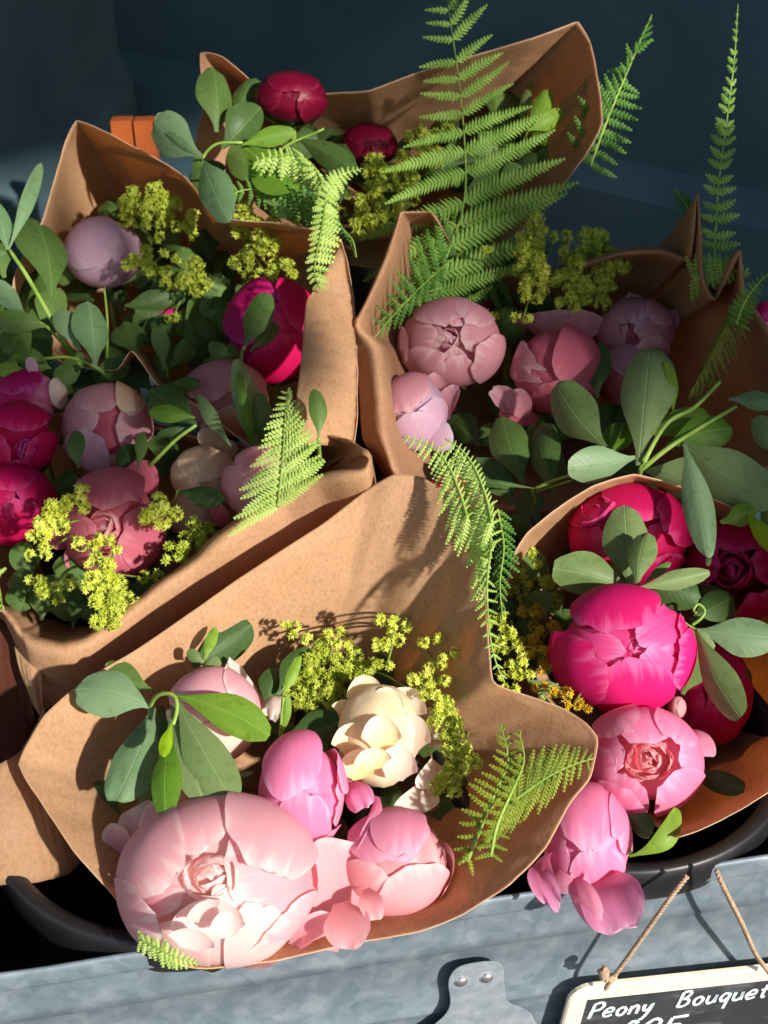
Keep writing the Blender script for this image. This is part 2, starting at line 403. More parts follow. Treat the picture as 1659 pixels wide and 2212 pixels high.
class Flower:
    def __init__(s, name, label, cat, x, y, h, rx, ry, mat, rz=None, rot=0, core=None, group=None, corer=0.93, sepal=True):
        s.c = P(x, y, h); s.sc = scale(s.c); r, u, b = basis(s.c)
        a = math.radians(rot)
        s.r = r * math.cos(a) + u * math.sin(a); s.u = -r * math.sin(a) + u * math.cos(a); s.b = b
        s.rx = rx * s.sc * .955; s.ry = ry * s.sc * .955; s.rz = (rz * s.sc) if rz else 0.5 * (s.rx + s.ry)
        s.R = 0.5 * (s.rx + s.ry)
        s.base = s.c - NS * (s.R * 0.98)
        s.root = thing(name, label, cat, s.base, group)
        s.mat = mat; s.xy = (x, y, h)
        if core is not None:
            vs = []; uvs = []
            nu, nv = 26, 16
            for j in range(nv):
                th = math.pi * j / (nv - 1)
                for i in range(nu):
                    ph = 2 * math.pi * i / nu
                    d = np.array([math.sin(th) * math.cos(ph), math.sin(th) * math.sin(ph), math.cos(th)])
                    q = noise.noise(Vector(d * 2.6) + Vector((x * .1, y * .1, 0)))
                    vs.append(s.pt(d * corer * (1 + 0.08 * q))); uvs.append((i / nu, 0.3 + 0.5 * abs(math.sin(j))))
            part('flower_core', vs, grid_faces(nu, nv, True), core, s.root, uv=uvs)
        # stem going down into the bundle
        e = s.base - NS * 0.10
        v, f = tube([s.base + NS * s.R * 0.25, s.base - NS * 0.03, e], 0.003, 0.003, 6)
        part('stem', v, f, M['stem'], s.root)
        if sepal:
            for k in range(3):
                an = k * 2.1 + x
                dn = -NS; sd = nrm(np.cross(NS, np.array([math.cos(an), math.sin(an), 0.2])))
                v, uvv = sheet_petal(s.base + NS * s.R * .12, s.base + NS * s.R * .35 + sd * s.R * .85, s.R * .3, -NS, bulge=s.R * .25, cup=0.2, nu=7, nv=9)
                part('sepal', v, grid_faces(7, 9), M['leafdark'], s.root, uv=uvv)
    def pt(s, p):
        return s.c + s.r * (p[0] * s.rx) + s.u * (p[1] * s.ry) + s.b * (p[2] * s.rz)
    def petals(s, lst, mat=None, name='petal', **kw):
        order = sorted(range(len(lst)), key=lambda i: lst[i][5])
        for rank, i_ in enumerate(order):
            e = lst[i_]
            tx, ty, bx, by, W, lay = e[:6]
            lay = 0.3 + rank; o = dict(kw); o['step'] = 0.016 if len(lst) < 9 else 0.0125; o['fseed'] = s.xy[0] * .37
            if len(e) > 6: o.update(e[6])
            mm = o.pop('mat', None)
            sdd = nseed()
            v, uv = cup_petal((bx, by), (tx, ty), W, lay, seed=sdd, **o)
            part(name, [s.pt(q) for q in v], GF, M[mm] if mm else (mat or s.mat), s.root, uv=uv)
        return s
    def ruffle(s, x, y, rad, n, mat, depth=0.75, top=1.0, size=0.22, seed=1, name='inner_petal'):
        """rings of small cupped petals standing in the opening, the inner ones smaller"""
        rnd = random.Random(seed)
        d0 = ndir(x, y)
        e1 = nrm(np.cross(d0, np.array([0.1, 1, 0.2]))); e2 = np.cross(d0, e1)
        rings = [(rad, max(4, int(n * .5)), 1.0), (rad * .60, max(3, int(n * .32)), .98), (rad * .24, max(2, int(n * .18)), .95)]
        for q, k_, tp in rings:
            a0 = rnd.uniform(0, 6)
            for k in range(k_):
                a = a0 + 2 * math.pi * k / k_ + rnd.uniform(-.2, .2)
                ev = e1 * math.cos(a) + e2 * math.sin(a)
                b = s.pt((d0 + ev * q * .75) * depth); t = s.pt((d0 + ev * q * rnd.uniform(.75, 1.0)) * (top * tp + rnd.uniform(-.04, .04)))
                b = b - s.b * .08 * s.R
                N_ = nrm(s.r * ev[0] + s.u * ev[1] + s.b * (ev[2] + .15))
                w = max(size * .55, 1.15 * math.pi * q / k_ * 1.25) * s.R * rnd.uniform(.85, 1.15)
                v, uv = sheet_petal(b, t, w, N_, bulge=0.05 * s.R, cup=0.75, ruff=0.07, seed=nseed(), nu=13, nv=11, curl=-.10 * s.R * rnd.uniform(.3, 1.6), m=.7, n=2.6, bw=.6)
                part(name, v, grid_faces(13, 11), mat, s.root, uv=uv)
        return s
    def lobes(s, lst, mat=None, name='petal'):
        """plump folded petals: x, y, h, rx, ry, turn, material"""
        for e in lst:
            x, y, h, rx, ry, rot = e[:6]
            c = P(x, y, h); sc = scale(c); r, u, b = basis(c); a = math.radians(rot)
            r2 = r * math.cos(a) + u * math.sin(a); u2 = -r * math.sin(a) + u * math.cos(a)
            g_, uv = cup_petal((0, -1.75), (0.05, 1.35), 1.25, 0, seed=nseed(), fseed=x * .3, ruff=.05, lip=0, tear=.02, m=.5, n=2.2)
            part(name, [c + r2 * (q[0] * rx * sc) + u2 * (q[1] * ry * sc) + b * (q[2] * min(rx, ry) * sc * .80) for q in g_], GF, M[e[6]] if len(e) > 6 else (mat or s.mat), s.root, uv=uv)
        return s
    def free(s, lst, mat=None, name='petal'):
        """loose outer petals: base x,y,h tip x,y,h width, options"""
        for e in lst:
            o = dict(e[3]) if len(e) > 3 else {}
            mm = o.pop('mat', None)
            b = P(*e[0]); t = P(*e[1]); w = e[2] * scale((b + t) / 2) * 0.5
            tilt = o.pop('tilt', (0, 0))
            r, u, bb = basis((b + t) / 2)
            Nn = nrm(bb + r * tilt[0] + u * tilt[1])
            o.setdefault('seed', nseed())
            L = np.linalg.norm(t - b)
            o['bulge'] = o.get('bulge', 0.15) * L; o['curl'] = o.get('curl', 0.0) * L
            o.setdefault('nu', 15); o.setdefault('nv', 18)
            nu, nv = o['nu'], o['nv']
            v, uv = sheet_petal(b, t, w, Nn, **o)
            part(name, v, grid_faces(nu, nv), M[mm] if mm else (mat or s.mat), s.root, uv=uv)
        return s

def sheet_petal(b, t, w, Nn, bulge=0.0, cup=0.3, ruff=0.05, seed=0, nu=15, nv=18, curl=0.0, m=0.6, n=2.3, bw=0.35, side=0.0, fold=0.0):
    """free-standing petal or leaf sheet. cup>0: edges bend away from Nn; w half width in metres"""
    ax = t - b; L = np.linalg.norm(ax); d = ax / L
    A = nrm(np.cross(d, Nn)); Nr = np.cross(A, d)
    vs = []; uvs = []
    for j in range(nv):
        v = 1 - (1 - j / (nv - 1)) ** 1.4
        f = outline(v, m, n, bw)
        for i in range(nu):
            s = math.sin(math.pi / 2 * (-1 + 2 * i / (nu - 1)))
            q = s * f
            an = cup * q * 1.4
            xx = w * (math.sin(an) / (cup * 1.4) if abs(cup) > 1e-3 else q)
            zz = -w * ((1 - math.cos(an)) / abs(cup * 1.4) * (1 if cup > 0 else -1) if abs(cup) > 1e-3 else 0)
            zz += bulge * math.sin(math.pi * v) + curl * v ** 3
            zz += fold * w * (-abs(q)) 
            if ruff: 
                zz += ruff * w * (noise.noise(Vector((q * 2.1 + seed * 1.7, v * 2.6, seed * .71))) * 2 * v + 0.4 * math.sin(q * 9 + seed) * v * v)
                ed = 1 + ruff * 1.2 * noise.noise(Vector((q * 4 + seed, 3.3, seed * .3)))
            else: ed = 1
            vv = v * (1 + (ed - 1) * max(0, (v - .4) / .6) ** 2)
            vs.append(b + d * L * vv + A * (xx + side * w * math.sin(math.pi * v)) + Nr * zz); uvs.append((0.5 + q * 0.5, v))
    return vs, uvs

def leaf_geo(b, t, wpx, tilt=(0, 0), bulge=0.08, fold=0.12, m=0.55, n=1.75, side=0.0, curl=0.0, seed=0):
    r, u, bb = basis((b + t) / 2)
    Nn = nrm(bb + r * tilt[0] + u * tilt[1])
    L = np.linalg.norm(t - b); w = wpx * 0.5 * scale((b + t) / 2)
    return sheet_petal(b, t, w, Nn, bulge=bulge * L, cup=0.35, ruff=0.05, seed=seed, nu=11, nv=15, curl=curl * L, m=m, n=n, bw=0.10, side=side, fold=fold)

LF = grid_faces(11, 15)
def sprig(label, leaves, stems, mat='leaf', name='leaf_sprig', cat='leaf sprig', group='leafy sprigs tucked among the peonies'):
    """leaves: (bx,by,bh, tx,ty,th, w, [mat], [opts]); stems: list of point lists"""
    rnd = random.Random(hash(len(label)) + int(leaves[0][0]) + int(leaves[0][1]))
    b0 = P(*stems[0][0]) if stems else P(*leaves[0][:3])
    root = thing(name, label, cat, b0, group)
    for st in stems:
        r = 0.0016
        pts = st
        if isinstance(st[-1], float): r = st[-1]; pts = st[:-1]
        v, f = tube([P(*q) for q in pts], r, r * 0.7, 7)
        part('stem', v, f, M['stem'], root)
    for e in leaves:
        o = {}
        mm = mat
        for x in e[7:]:
            if isinstance(x, str): mm = x
            else: o = dict(x)
        o.setdefault('tilt', (rnd.uniform(-.35, .35), rnd.uniform(-.3, .3)))
        o.setdefault('m', rnd.uniform(.50, .64)); o.setdefault('n', rnd.uniform(1.6, 2.25)); o.setdefault('curl', rnd.uniform(-.08, .04)); o.setdefault('fold', rnd.uniform(.05, .22))
        o.setdefault('seed', rnd.randint(0, 999)); o.setdefault('bulge', rnd.uniform(0.02, 0.12)); o.setdefault('side', rnd.uniform(-.12, .12))
        v, uv = leaf_geo(P(*e[0:3]), P(*e[3:6]), e[6], **o)
        part('leaf', v, LF, M[mm], root, uv=uv)
    return root

def pinna(b, d, a, nn, L, wid, npin, seed, droop):
    """one side branch of a fern: midrib plus little lobes"""
    rnd = random.Random(seed)
    mb = MB()
    bend = rnd.uniform(-.10, .10)
    def at(q):
        return b + d * (L * q) + nn * (droop * L * q * q) + a * (bend * L * q * q)
    T = lambda q: nrm(d + nn * (2 * droop * q))
    rw = 0.00045
    pts = [at(i / 6) for i in range(7)]
    vs = []
    for i, p_ in enumerate(pts):
        k = rw * (1.15 - i / 6)
        vs += [p_ - a * k + nn * .0003, p_ + nn * (k + .0003), p_ + a * k + nn * .0003]
    mb.add(vs, grid_faces(3, 7))
    for k in range(npin):
        q = (k + 0.6) / npin
        w = wid * (1 - q ** 1.6) ** 0.75 * (0.75 + 0.25 * min(1, q * 5)) + 0.0006
        for sg in (-1, 1):
            t = T(q); o = at(q)
            dr = nrm(a * sg * math.cos(0.45) + t * math.sin(0.45) - nn * rnd.uniform(-.1, .35))
            ww = w * rnd.uniform(.88, 1.08); hw = L / npin * 0.46
            c1 = o + dr * ww * .5
            mb.add([o - t * hw * .8, o + t * hw * .8, c1 + t * hw * .95 + nn * .0004, c1 - t * hw * .8, o + dr * ww + t * hw * .25 - nn * ww * .12, c1 + nn * ww * .16],
                   [(0, 5, 3), (0, 1, 5), (1, 2, 5), (5, 2, 4), (3, 5, 4)])
    return mb

def fern(label, spine, tab, mat, n=18, facing=(0, 0), droop=-.15, stem=0.0011, t0=0.02, sides=(1, -1), ang_jit=4, wf=0.17, name='fern_frond', step=None, group='fern fronds'):
    """spine: points base->tip; tab: rows (t, len_left, ang_left, len_right, ang_right), px and degrees in view"""
    sp = [P(*q) for q in spine]
    sm = resample_len(sp, 60)
    root = thing(name, label, 'fern', sm[0], group)
    v, f = tube(sp, stem, stem * .35, 6, samples=36)
    part('stem', v, f, M['stem'] if mat != 'fernolive' else M['fernolive'], root)
    tab = np.array(tab, dtype=float)
    sd = int(abs(spine[0][0] * 7 + spine[0][1]))
    rnd = random.Random(sd)
    for k in range(n):
        t = t0 + (1 - t0) * (k / n) ** 0.92
        c = sm[min(59, int(t * 59))]
        r, u, b = basis(c); s_ = scale(c)
        nn = nrm(b + r * facing[0] + u * facing[1])
        for side in (0, 1):
            L = np.interp(t, tab[:, 0], tab[:, 1 + 2 * side]); a = np.interp(t, tab[:, 0], tab[:, 2 + 2 * side])
            if L < 4: continue
            L *= rnd.uniform(.88, 1.08); a = math.radians(a + rnd.uniform(-ang_jit, ang_jit))
            d = nrm((r * math.cos(a) + u * math.sin(a)) + nn * rnd.uniform(-.12, .12))
            nloc = nrm(nn - d * float(nn @ d)); ac = np.cross(nloc, d)
            ac = nrm(ac + nloc * rnd.uniform(-.25, .25))
            npn = int(max(5, min(26, L / 7.6)))
            mb = pinna(c, d, ac, nloc, L * s_, L * s_ * wf * (0.8 if L > 120 else 1.0), npn, sd + k * 2 + side, droop)
            mb.build('leaflet', M[mat], root)
    return root

def star(mb, c, nn, r, rnd):
    a = nrm(np.cross(nn, np.array([rnd.uniform(-1, 1), rnd.uniform(-1, 1), rnd.uniform(-1, 1)]))); b = np.cross(nn, a)
    vs = [c - nn * r * .15]
    k = 10
    for i in range(k):
        an = i * 2 * math.pi / k
        rr = r if i % 2 == 0 else r * .42
        vs.append(c + (a * math.cos(an) + b * math.sin(an)) * rr + nn * (r * (.28 if i % 2 == 0 else .12)))
    mb.add(vs, [(0, i + 1, (i + 1) % k + 1) for i in range(k)])

def spray(label, clusters, mat='star', size=9.6, dens=1.0, leafs=(), stems_to=None, group="sprays of lady's mantle"):
    x0, y0, h0 = clusters[0][:3]
    base = P(x0 if stems_to is None else stems_to[0], y0 + 30 if stems_to is None else stems_to[1], h0 - 9)
    root = thing('flower_spray', label, 'filler flower', base, group)
    rnd = random.Random(int(x0 * 13 + y0))
    mb = MB(); st = MB()
    for (x, y, h, rad) in clusters:
        c = P(x, y, h); s_ = scale(c); r, u, b = basis(c); R = rad * s_
        v, f = tube([base, (base + c) / 2 + NS * .015 + r * rnd.uniform(-.01, .01), c], 0.0011, 0.0007, 5); st.add(v, f)
        nk = max(2, int(rad * rad / 330))
        heads = []
        for k in range(nk):
            q = math.sqrt((k + .5) / nk) * .78; a = k * 2.4 + rnd.uniform(0, 1)
            off = (r * math.cos(a) + u * math.sin(a)) * q * R + b * (R * rnd.uniform(-.25, .35) * (1 - q))
            heads.append((c + off, R * rnd.uniform(.28, .40)))
        for hc, hr in heads:
            v, f = tube([c - b * R * .6, hc - b * hr * .5], 0.0006, 0.0004, 4, samples=4); st.add(v, f)
            ns = int(max(9, 23 * dens * (hr / (13 * s_)) ** 2))
            for i in range(ns):
                d = nrm(np.array([rnd.gauss(0, 1), rnd.gauss(0, 1), rnd.gauss(0, 1)]) + nrm(b + NS) * 0.55)
                p = hc + d * hr * rnd.uniform(.72, 1.12)
                star(mb, p, nrm(d + np.array([rnd.gauss(0, .3) for _ in range(3)])), size * s_ * rnd.uniform(.7, 1.1), rnd)
                if i % 3 == 0:
                    v = [hc, p - d * .0004 + r * .0003, p + r * .0006]; st.add(v, [(0, 1, 2)])
    st.build('stem', M['stem'], root)
    mb.build('florets', M[mat], root, smooth=False, kind='stuff')
    for e in leafs:
        v, uv = leaf_geo(P(*e[0:3]), P(*e[3:6]), e[6], seed=rnd.randint(0, 99))
        part('leaf', v, LF, M['leafdark'], root, uv=uv)
    return root

def soft(pts, n, closed):
    """curve that keeps part of the straight runs and corners of cut paper"""
    p = np.asarray(pts, dtype=float); m = len(p)
    q = catmull(p, n, closed)
    t = np.arange(n) / n * m if closed else np.linspace(0, m - 1, n)
    pp = np.vstack([p, p[:1]]) if closed else p
    l = np.stack([np.interp(t, np.arange(len(pp)), pp[:, k]) for k in range(3)], axis=1)
    return q * .45 + l * .55

def paper(label, loops, mat='paper', nu=280, closed=True, thick=0.00045, wr=0.0022, name='paper_wrap', sub=9, seed=0, cat='paper wrap', root=None, pname='sheet', ripple=0.0):
    """loops: rows of (x,y,h) points, top row first; each row spread evenly, rows joined smoothly"""
    n0 = len(loops[0]); rim = np.array([P(*q) for q in loops[0]])
    fine = soft(rim, 12 * n0, closed)
    if closed: fine = np.vstack([fine, fine[0]])
    Lc = np.concatenate([[0], np.cumsum(np.linalg.norm(np.diff(fine, axis=0), axis=1))])
    tt = np.linspace(0, Lc[-1], nu + 1)[:-1] if closed else np.linspace(0, Lc[-1], nu)
    par = np.interp(tt, Lc, np.arange(len(fine)))
    rows = []
    for L in loops:
        q = soft([P(*e) for e in L], 12 * n0, closed)
        if closed: q = np.vstack([q, q[0]])
        rows.append(np.stack([np.interp(par, np.arange(len(q)), q[:, k]) for k in range(3)], axis=1))
    rows = np.array(rows)
    m = len(rows)
    nv = (m - 1) * sub + 1
    G = np.stack([catmull(rows[:, i, :], nv) for i in range(nu)], axis=1)    # nv x nu x 3
    dU = np.roll(G, -1, axis=1) - np.roll(G, 1, axis=1)
    if not closed: dU[:, 0] = G[:, 1] - G[:, 0]; dU[:, -1] = G[:, -1] - G[:, -2]
    dV = np.gradient(G, axis=0)
    nn = np.cross(dU, dV); nn /= np.maximum(1e-9, np.linalg.norm(nn, axis=2, keepdims=True))
    vs = []
    for j in range(nv):
        for i in range(nu):
            p = G[j, i]
            q = noise.noise(Vector(p * 9) + Vector((seed, 0, 0))) * 1.2
            a = i / nu * 2 * math.pi; jv = j / nv
            q += 0.3 * ripple * math.sin(a * 7 + seed + 1.5 * noise.noise(Vector((a, seed, 0)))) * (1 - 0.5 * jv)
            # sharp creases: ridges of folded noise, long ones from rim to foot and short crumples across
            wx = noise.noise(Vector(p * 6) + Vector((0, 0, seed))) * .6
            c = noise.noise(Vector((math.cos(a) * 3.2 + wx, math.sin(a) * 3.2, seed + jv * .9)))
            c2 = noise.noise(Vector((math.cos(a) * 7, math.sin(a) * 7 + wx, seed * 2 + jv * 2.6)))
            c3 = noise.noise(Vector(p * 26) + Vector((seed, seed, 0)))
            q += 2.6 * (abs(c) - .2) + 1.7 * (abs(c2) - .2) + 0.8 * (abs(c3) - .15)
            vs.append(p + nn[j, i] * q * wr * min(1, .25 + 2.0 * j / nv))
    uv = [(i / nu, j / nv) for j in range(nv) for i in range(nu)]
    if root is None:
        c = rows[-1].mean(axis=0)
        root = thing(name, label, cat, c, 'kraft paper wraps')
    o = part(pname, vs, grid_faces(nu, nv, closed), M[mat], root, uv=uv)
    md = o.modifiers.new('thickness', 'SOLIDIFY'); md.thickness = thick; md.offset = 0; o.data.materials.append(M['cutedge']); md.material_offset_rim = 1
    return root

def funnel(rim, centre, steps=(0.25, 0.55, 0.85), r_end=0.03, drop=1.0):
    """rows from the rim towards the tied foot of the cone"""
    cx, cy, ch = centre
    rows = [rim]
    for s in tuple(steps) + (1.0,):
        k = s * (1 - r_end)
        rows.append([(x + (cx - x) * k, y + (cy - y) * k, h + (ch - h) * (s ** drop)) for x, y, h in rim])
    return rows

def outer(rim, offs):
    """row of the outside of the fold: one (dx,dy,dh) per rim point"""
    return [(x + o[0], y + o[1], h + o[2]) for (x, y, h), o in zip(rim, offs)]
# ------------------------------------------------------------------ the setting: ground, walls, trough, buckets
def noise_mat(name, stops, sc, rough=0.6, metal=0.0, bump=0.1, bsc=None, detail=6, dist=0.001, vor=None, spec=0.5, marks=None):
    m, nt = newmat(name)
    tc = N(nt, 'ShaderNodeTexCoord')
    no = N(nt, 'ShaderNodeTexNoise'); no.inputs['Scale'].default_value = sc; no.inputs['Detail'].default_value = detail; no.inputs['Distortion'].default_value = .5
    nt.links.new(tc.outputs['Object'], no.inputs['Vector'])
    c = ramp(nt, no.outputs[0], stops)
    if vor:
        vo = N(nt, 'ShaderNodeTexVoronoi'); vo.inputs['Scale'].default_value = vor
        nt.links.new(tc.outputs['Object'], vo.inputs['Vector'])
        bw = N(nt, 'ShaderNodeRGBToBW'); nt.links.new(vo.outputs['Color'], bw.inputs[0])
        c = mixc(nt, 0.8, c, ramp(nt, bw.outputs[0], [(0.25, (0.84, 0.86, 0.88, 1)), (0.8, (1.10, 1.10, 1.08, 1))]), 'MULTIPLY')
    if marks:
        mp = N(nt, 'ShaderNodeMapping'); mp.inputs['Scale'].default_value = marks[0]; mp.inputs['Rotation'].default_value = marks[1]; nt.links.new(tc.outputs['Object'], mp.inputs[0])
        n3 = N(nt, 'ShaderNodeTexNoise'); n3.inputs['Scale'].default_value = 1; n3.inputs['Detail'].default_value = 5; n3.inputs['Roughness'].default_value = .65; nt.links.new(mp.outputs[0], n3.inputs['Vector'])
        c = mixc(nt, ramp(nt, n3.outputs[0], [(marks[2], (0, 0, 0, 1)), (marks[2] + .12, (.6, .6, .6, 1))]), c, marks[3])
    p = N(nt, 'ShaderNodeBsdfPrincipled'); nt.links.new(c, p.inputs['Base Color'])
    p.inputs['Roughness'].default_value = rough; p.inputs['Metallic'].default_value = metal; p.inputs['Specular IOR Level'].default_value = spec
    n2 = N(nt, 'ShaderNodeTexNoise'); n2.inputs['Scale'].default_value = bsc or sc * 4; n2.inputs['Detail'].default_value = 5
    nt.links.new(tc.outputs['Object'], n2.inputs['Vector'])
    b = N(nt, 'ShaderNodeBump'); b.inputs['Strength'].default_value = bump; b.inputs['Distance'].default_value = dist
    nt.links.new(n2.outputs[0], b.inputs['Height']); nt.links.new(b.outputs[0], p.inputs['Normal'])
    o = N(nt, 'ShaderNodeOutputMaterial'); nt.links.new(p.outputs[0], o.inputs[0])
    return m

M['navy'] = noise_mat('navy painted board', [(0.3, (0.062, 0.128, 0.168, 1)), (0.55, (0.082, 0.158, 0.200, 1)), (0.8, (0.130, 0.215, 0.250, 1))], 5, rough=0.55, bump=0.25, bsc=60)
M['tealwall'] = noise_mat('teal painted board', [(0.3, (0.075, 0.135, 0.165, 1)), (0.7, (0.13, 0.21, 0.24, 1))], 6, rough=0.5, bump=0.25, bsc=60)
M['ground'] = noise_mat('dark paving', [(0.3, (0.02, 0.02, 0.022, 1)), (0.7, (0.04, 0.04, 0.042, 1))], 12, rough=0.9)
M['zinc'] = noise_mat('galvanised metal', [(0.28, (0.135, 0.175, 0.21, 1)), (0.5, (0.175, 0.222, 0.26, 1)), (0.75, (0.25, 0.30, 0.335, 1))], 60, rough=0.55, metal=0.2, bump=0.12, bsc=110, vor=130, marks=((90, 25, 60), (0, .5, .2), .64, (0.27, 0.325, 0.36, 1)))
M['steel'] = noise_mat('brushed steel', [(0.3, (0.26, 0.31, 0.36, 1)), (0.7, (0.42, 0.47, 0.52, 1))], 110, rough=0.42, metal=0.35, bump=0.4, bsc=200, dist=0.0006)
M['rivet'] = noise_mat('bright rivet', [(0.3, (0.7, 0.7, 0.7, 1)), (0.7, (0.8, 0.8, 0.8, 1))], 50, rough=0.25, metal=0.9)
M['black'] = noise_mat('black plastic', [(0.3, (0.008, 0.008, 0.010, 1)), (0.7, (0.018, 0.018, 0.021, 1))], 30, rough=0.42, bump=0.2, bsc=90)
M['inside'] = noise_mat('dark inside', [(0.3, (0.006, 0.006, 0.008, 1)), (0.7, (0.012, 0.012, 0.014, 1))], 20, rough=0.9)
M['orange'] = noise_mat('orange painted wood', [(0.3, (0.50, 0.11, 0.02, 1)), (0.7, (0.62, 0.15, 0.03, 1))], 20, rough=0.6)
M['pine'] = noise_mat('pale pine frame', [(0.3, (0.70, 0.60, 0.46, 1)), (0.7, (0.80, 0.72, 0.58, 1))], 25, rough=0.6, bump=0.15)
M['slate'] = noise_mat('chalkboard slate', [(0.3, (0.016, 0.019, 0.022, 1)), (0.75, (0.035, 0.040, 0.045, 1))], 30, rough=0.8, marks=((30, 60, 90), (0, .3, .6), .52, (0.11, 0.12, 0.13, 1)))
M['chalk'] = noise_mat('chalk writing', [(0.3, (0.50, 0.58, 0.66, 1)), (0.7, (0.80, 0.86, 0.92, 1))], 260, rough=0.9)
M['twine'] = noise_mat('jute twine', [(0.3, (0.30, 0.20, 0.12, 1)), (0.7, (0.52, 0.38, 0.25, 1))], 300, rough=0.9)

def structure(o):
    o['kind'] = 'structure'; return o

ZW = -0.60
def quad_sheet(name, a, b, z0, z1, mat, nu=2, nv=2):
    return part(name, [(a[0], a[1], z0), (b[0], b[1], z0), (b[0], b[1], z1), (a[0], a[1], z1)], [(0, 1, 2, 3)], mat, smooth=False)

g = part('ground', [(-40, -40, -1.25), (40, -40, -1.25), (40, 40, -1.25), (-40, 40, -1.25)], [(0, 1, 2, 3)], M['ground'], smooth=False); structure(g)
wc = PZ(255, 105, ZW); wr_ = PZ(1659, 415, ZW); wl = PZ(0, 330, ZW)
dr_ = (wr_ - wc)[:2] / np.linalg.norm((wr_ - wc)[:2]); dl_ = (wl - wc)[:2] / np.linalg.norm((wl - wc)[:2])
def wall(name, d, n_in, mat, label, lng=2.6):
    """painted wall with a proud, bevelled plinth board along its foot"""
    t = thing(name, label, 'wall', (wc[0], wc[1], -1.2))
    c = wc[:2]; e = c + d * lng
    part('panel', [(c[0], c[1], ZW), (e[0], e[1], ZW), (e[0], e[1], 1.6), (c[0], c[1], 1.6)], [(0, 1, 2, 3)], mat, t, smooth=False)
    m = MB(); k = 0.045
    # mitre towards the other wall
    o = np.array(n_in) * k; c2 = c + MITRE * k
    e2 = e + o
    z2 = ZW - 0.028
    m.add([(c[0], c[1], ZW), (e[0], e[1], ZW), (e2[0], e2[1], z2), (c2[0], c2[1], z2)], [(0, 1, 2, 3)])
    m.add([(c2[0], c2[1], z2), (e2[0], e2[1], z2), (e2[0], e2[1], z2 - .07), (c2[0], c2[1], z2 - .07)], [(0, 1, 2, 3)])
    c3 = c + MITRE * (k + .006); e3 = e + np.array(n_in) * (k + .006)
    m.add([(c2[0], c2[1], z2 - .07), (e2[0], e2[1], z2 - .07), (e3[0], e3[1], z2 - .078), (c3[0], c3[1], z2 - .078)], [(0, 1, 2, 3)])
    m.add([(c3[0], c3[1], z2 - .078), (e3[0], e3[1], z2 - .078), (e3[0], e3[1], -1.25), (c3[0], c3[1], -1.25)], [(0, 1, 2, 3)])
    m.build('plinth_board', mat, t, smooth=False)
    return t
nr = np.array([dr_[1], -dr_[0]]); nr = nr if nr @ dl_ > 0 else -nr
nl = np.array([dl_[1], -dl_[0]]); nl = nl if nl @ dr_ > 0 else -nl
MITRE = (nr + nl) / (1 + float(nr @ nl))
wall('back_wall', dr_, nr, M['navy'], 'dark navy painted wall with a bevelled plinth behind all the bouquets')
wall('side_wall', dl_, nl, M['tealwall'], 'dark teal side wall meeting the navy wall in the top left corner')

# added unseen sun blocker behind the camera: flaps and slats placed to shade bouquets
AX = nrm(np.cross(np.array([0, 0, 1.0]), SUNV)); BX = np.cross(SUNV, AX)
def CP(a, b, d=1.25): return AX * a + BX * b + SUNV * d
sun_blocker = thing('canopy', 'navy canopy with solid flaps and open slats over the pavement, outside the picture', 'canopy', CP(.6, 0, 1.3))
def shade_flap(name, ab, d=1.25, th=.006):
    n = len(ab); vs = [CP(a, b, d) for a, b in ab] + [CP(a, b, d + th) for a, b in ab]
    part(name, vs, [tuple(range(n)), tuple(range(2 * n - 1, n - 1, -1))] + [(i, n + i, n + (i + 1) % n, (i + 1) % n) for i in range(n)], M['navy'], sun_blocker, smooth=False)
shade_flap('flap', [(.300, .05), (.318, -.09), (.346, -.136), (.385, -.137), (.422, -.128), (.428, -.085), (.425, -.03), (.43, .02), (.40, .05)], .9)
shade_flap('flap', [(.43, -.09), (.50, -.095), (.522, -.075), (.522, -.012), (.46, -.022), (.43, -.03)], .9)
shade_flap('flap', [(.523, .0), (.525, .09), (.56, .115), (.575, .06), (.570, .012), (.55, .004)], .9)
shade_flap('flap', [(.46, .19), (.60, .16), (.74, .203), (1.9, .203), (1.9, .9), (.2, .9), (.2, .3), (.40, .24)], 1.3)
shade_flap('flap', [(.735, .02), (.90, .0), (.92, -.08), (1.15, -.12), (1.15, .20), (1.9, .20), (1.9, -.40), (.60, -.36), (.60, -.262), (.655, -.22), (.70, -.16), (.705, -.10), (.735, -.06)], 1.3)
for k in range(8):
    a0 = .742 + k * .021
    shade_flap('slat', [(a0, .03), (a0 + .0125, .03), (a0 + .0125, .20), (a0, .20)], 1.6)
for k in range(7):
    a0 = .587 + k * .021; lo = -.158 - k * .014; hi = -.065 + k * .010
    shade_flap('slat', [(a0, lo), (a0 + .0115, lo), (a0 + .0115, hi), (a0, hi)], 1.6)
for k in range(5):
    a0 = .440 + k * .021
    shade_flap('slat', [(a0, -.078), (a0 + .0125, -.078), (a0 + .0125, .0), (a0, .0)], 1.6)
for k in range(4):
    a0 = .500 + k * .021
    shade_flap('slat', [(a0, .030), (a0 + .0125, .030), (a0 + .0125, .125), (a0, .125)], 1.6)
shade_flap('slat', [(.42, .30), (.80, .30), (.80, .33), (.42, .33)], 1.6)

# added unseen board that keeps sky light off the left bouquets
sh = []
for z in (.12, .14):
    sh += [(-1.2, .42, z), (.02, .42, z), (.02, 1.40, z), (-1.2, 1.40, z)]
tag(part('shelf_board', sh, [(3, 2, 1, 0), (4, 5, 6, 7), (0, 1, 5, 4), (1, 2, 6, 5), (2, 3, 7, 6), (3, 0, 4, 7)], M['navy'], smooth=False), 'navy shelf board above the left bouquets, outside the picture', 'shelf')

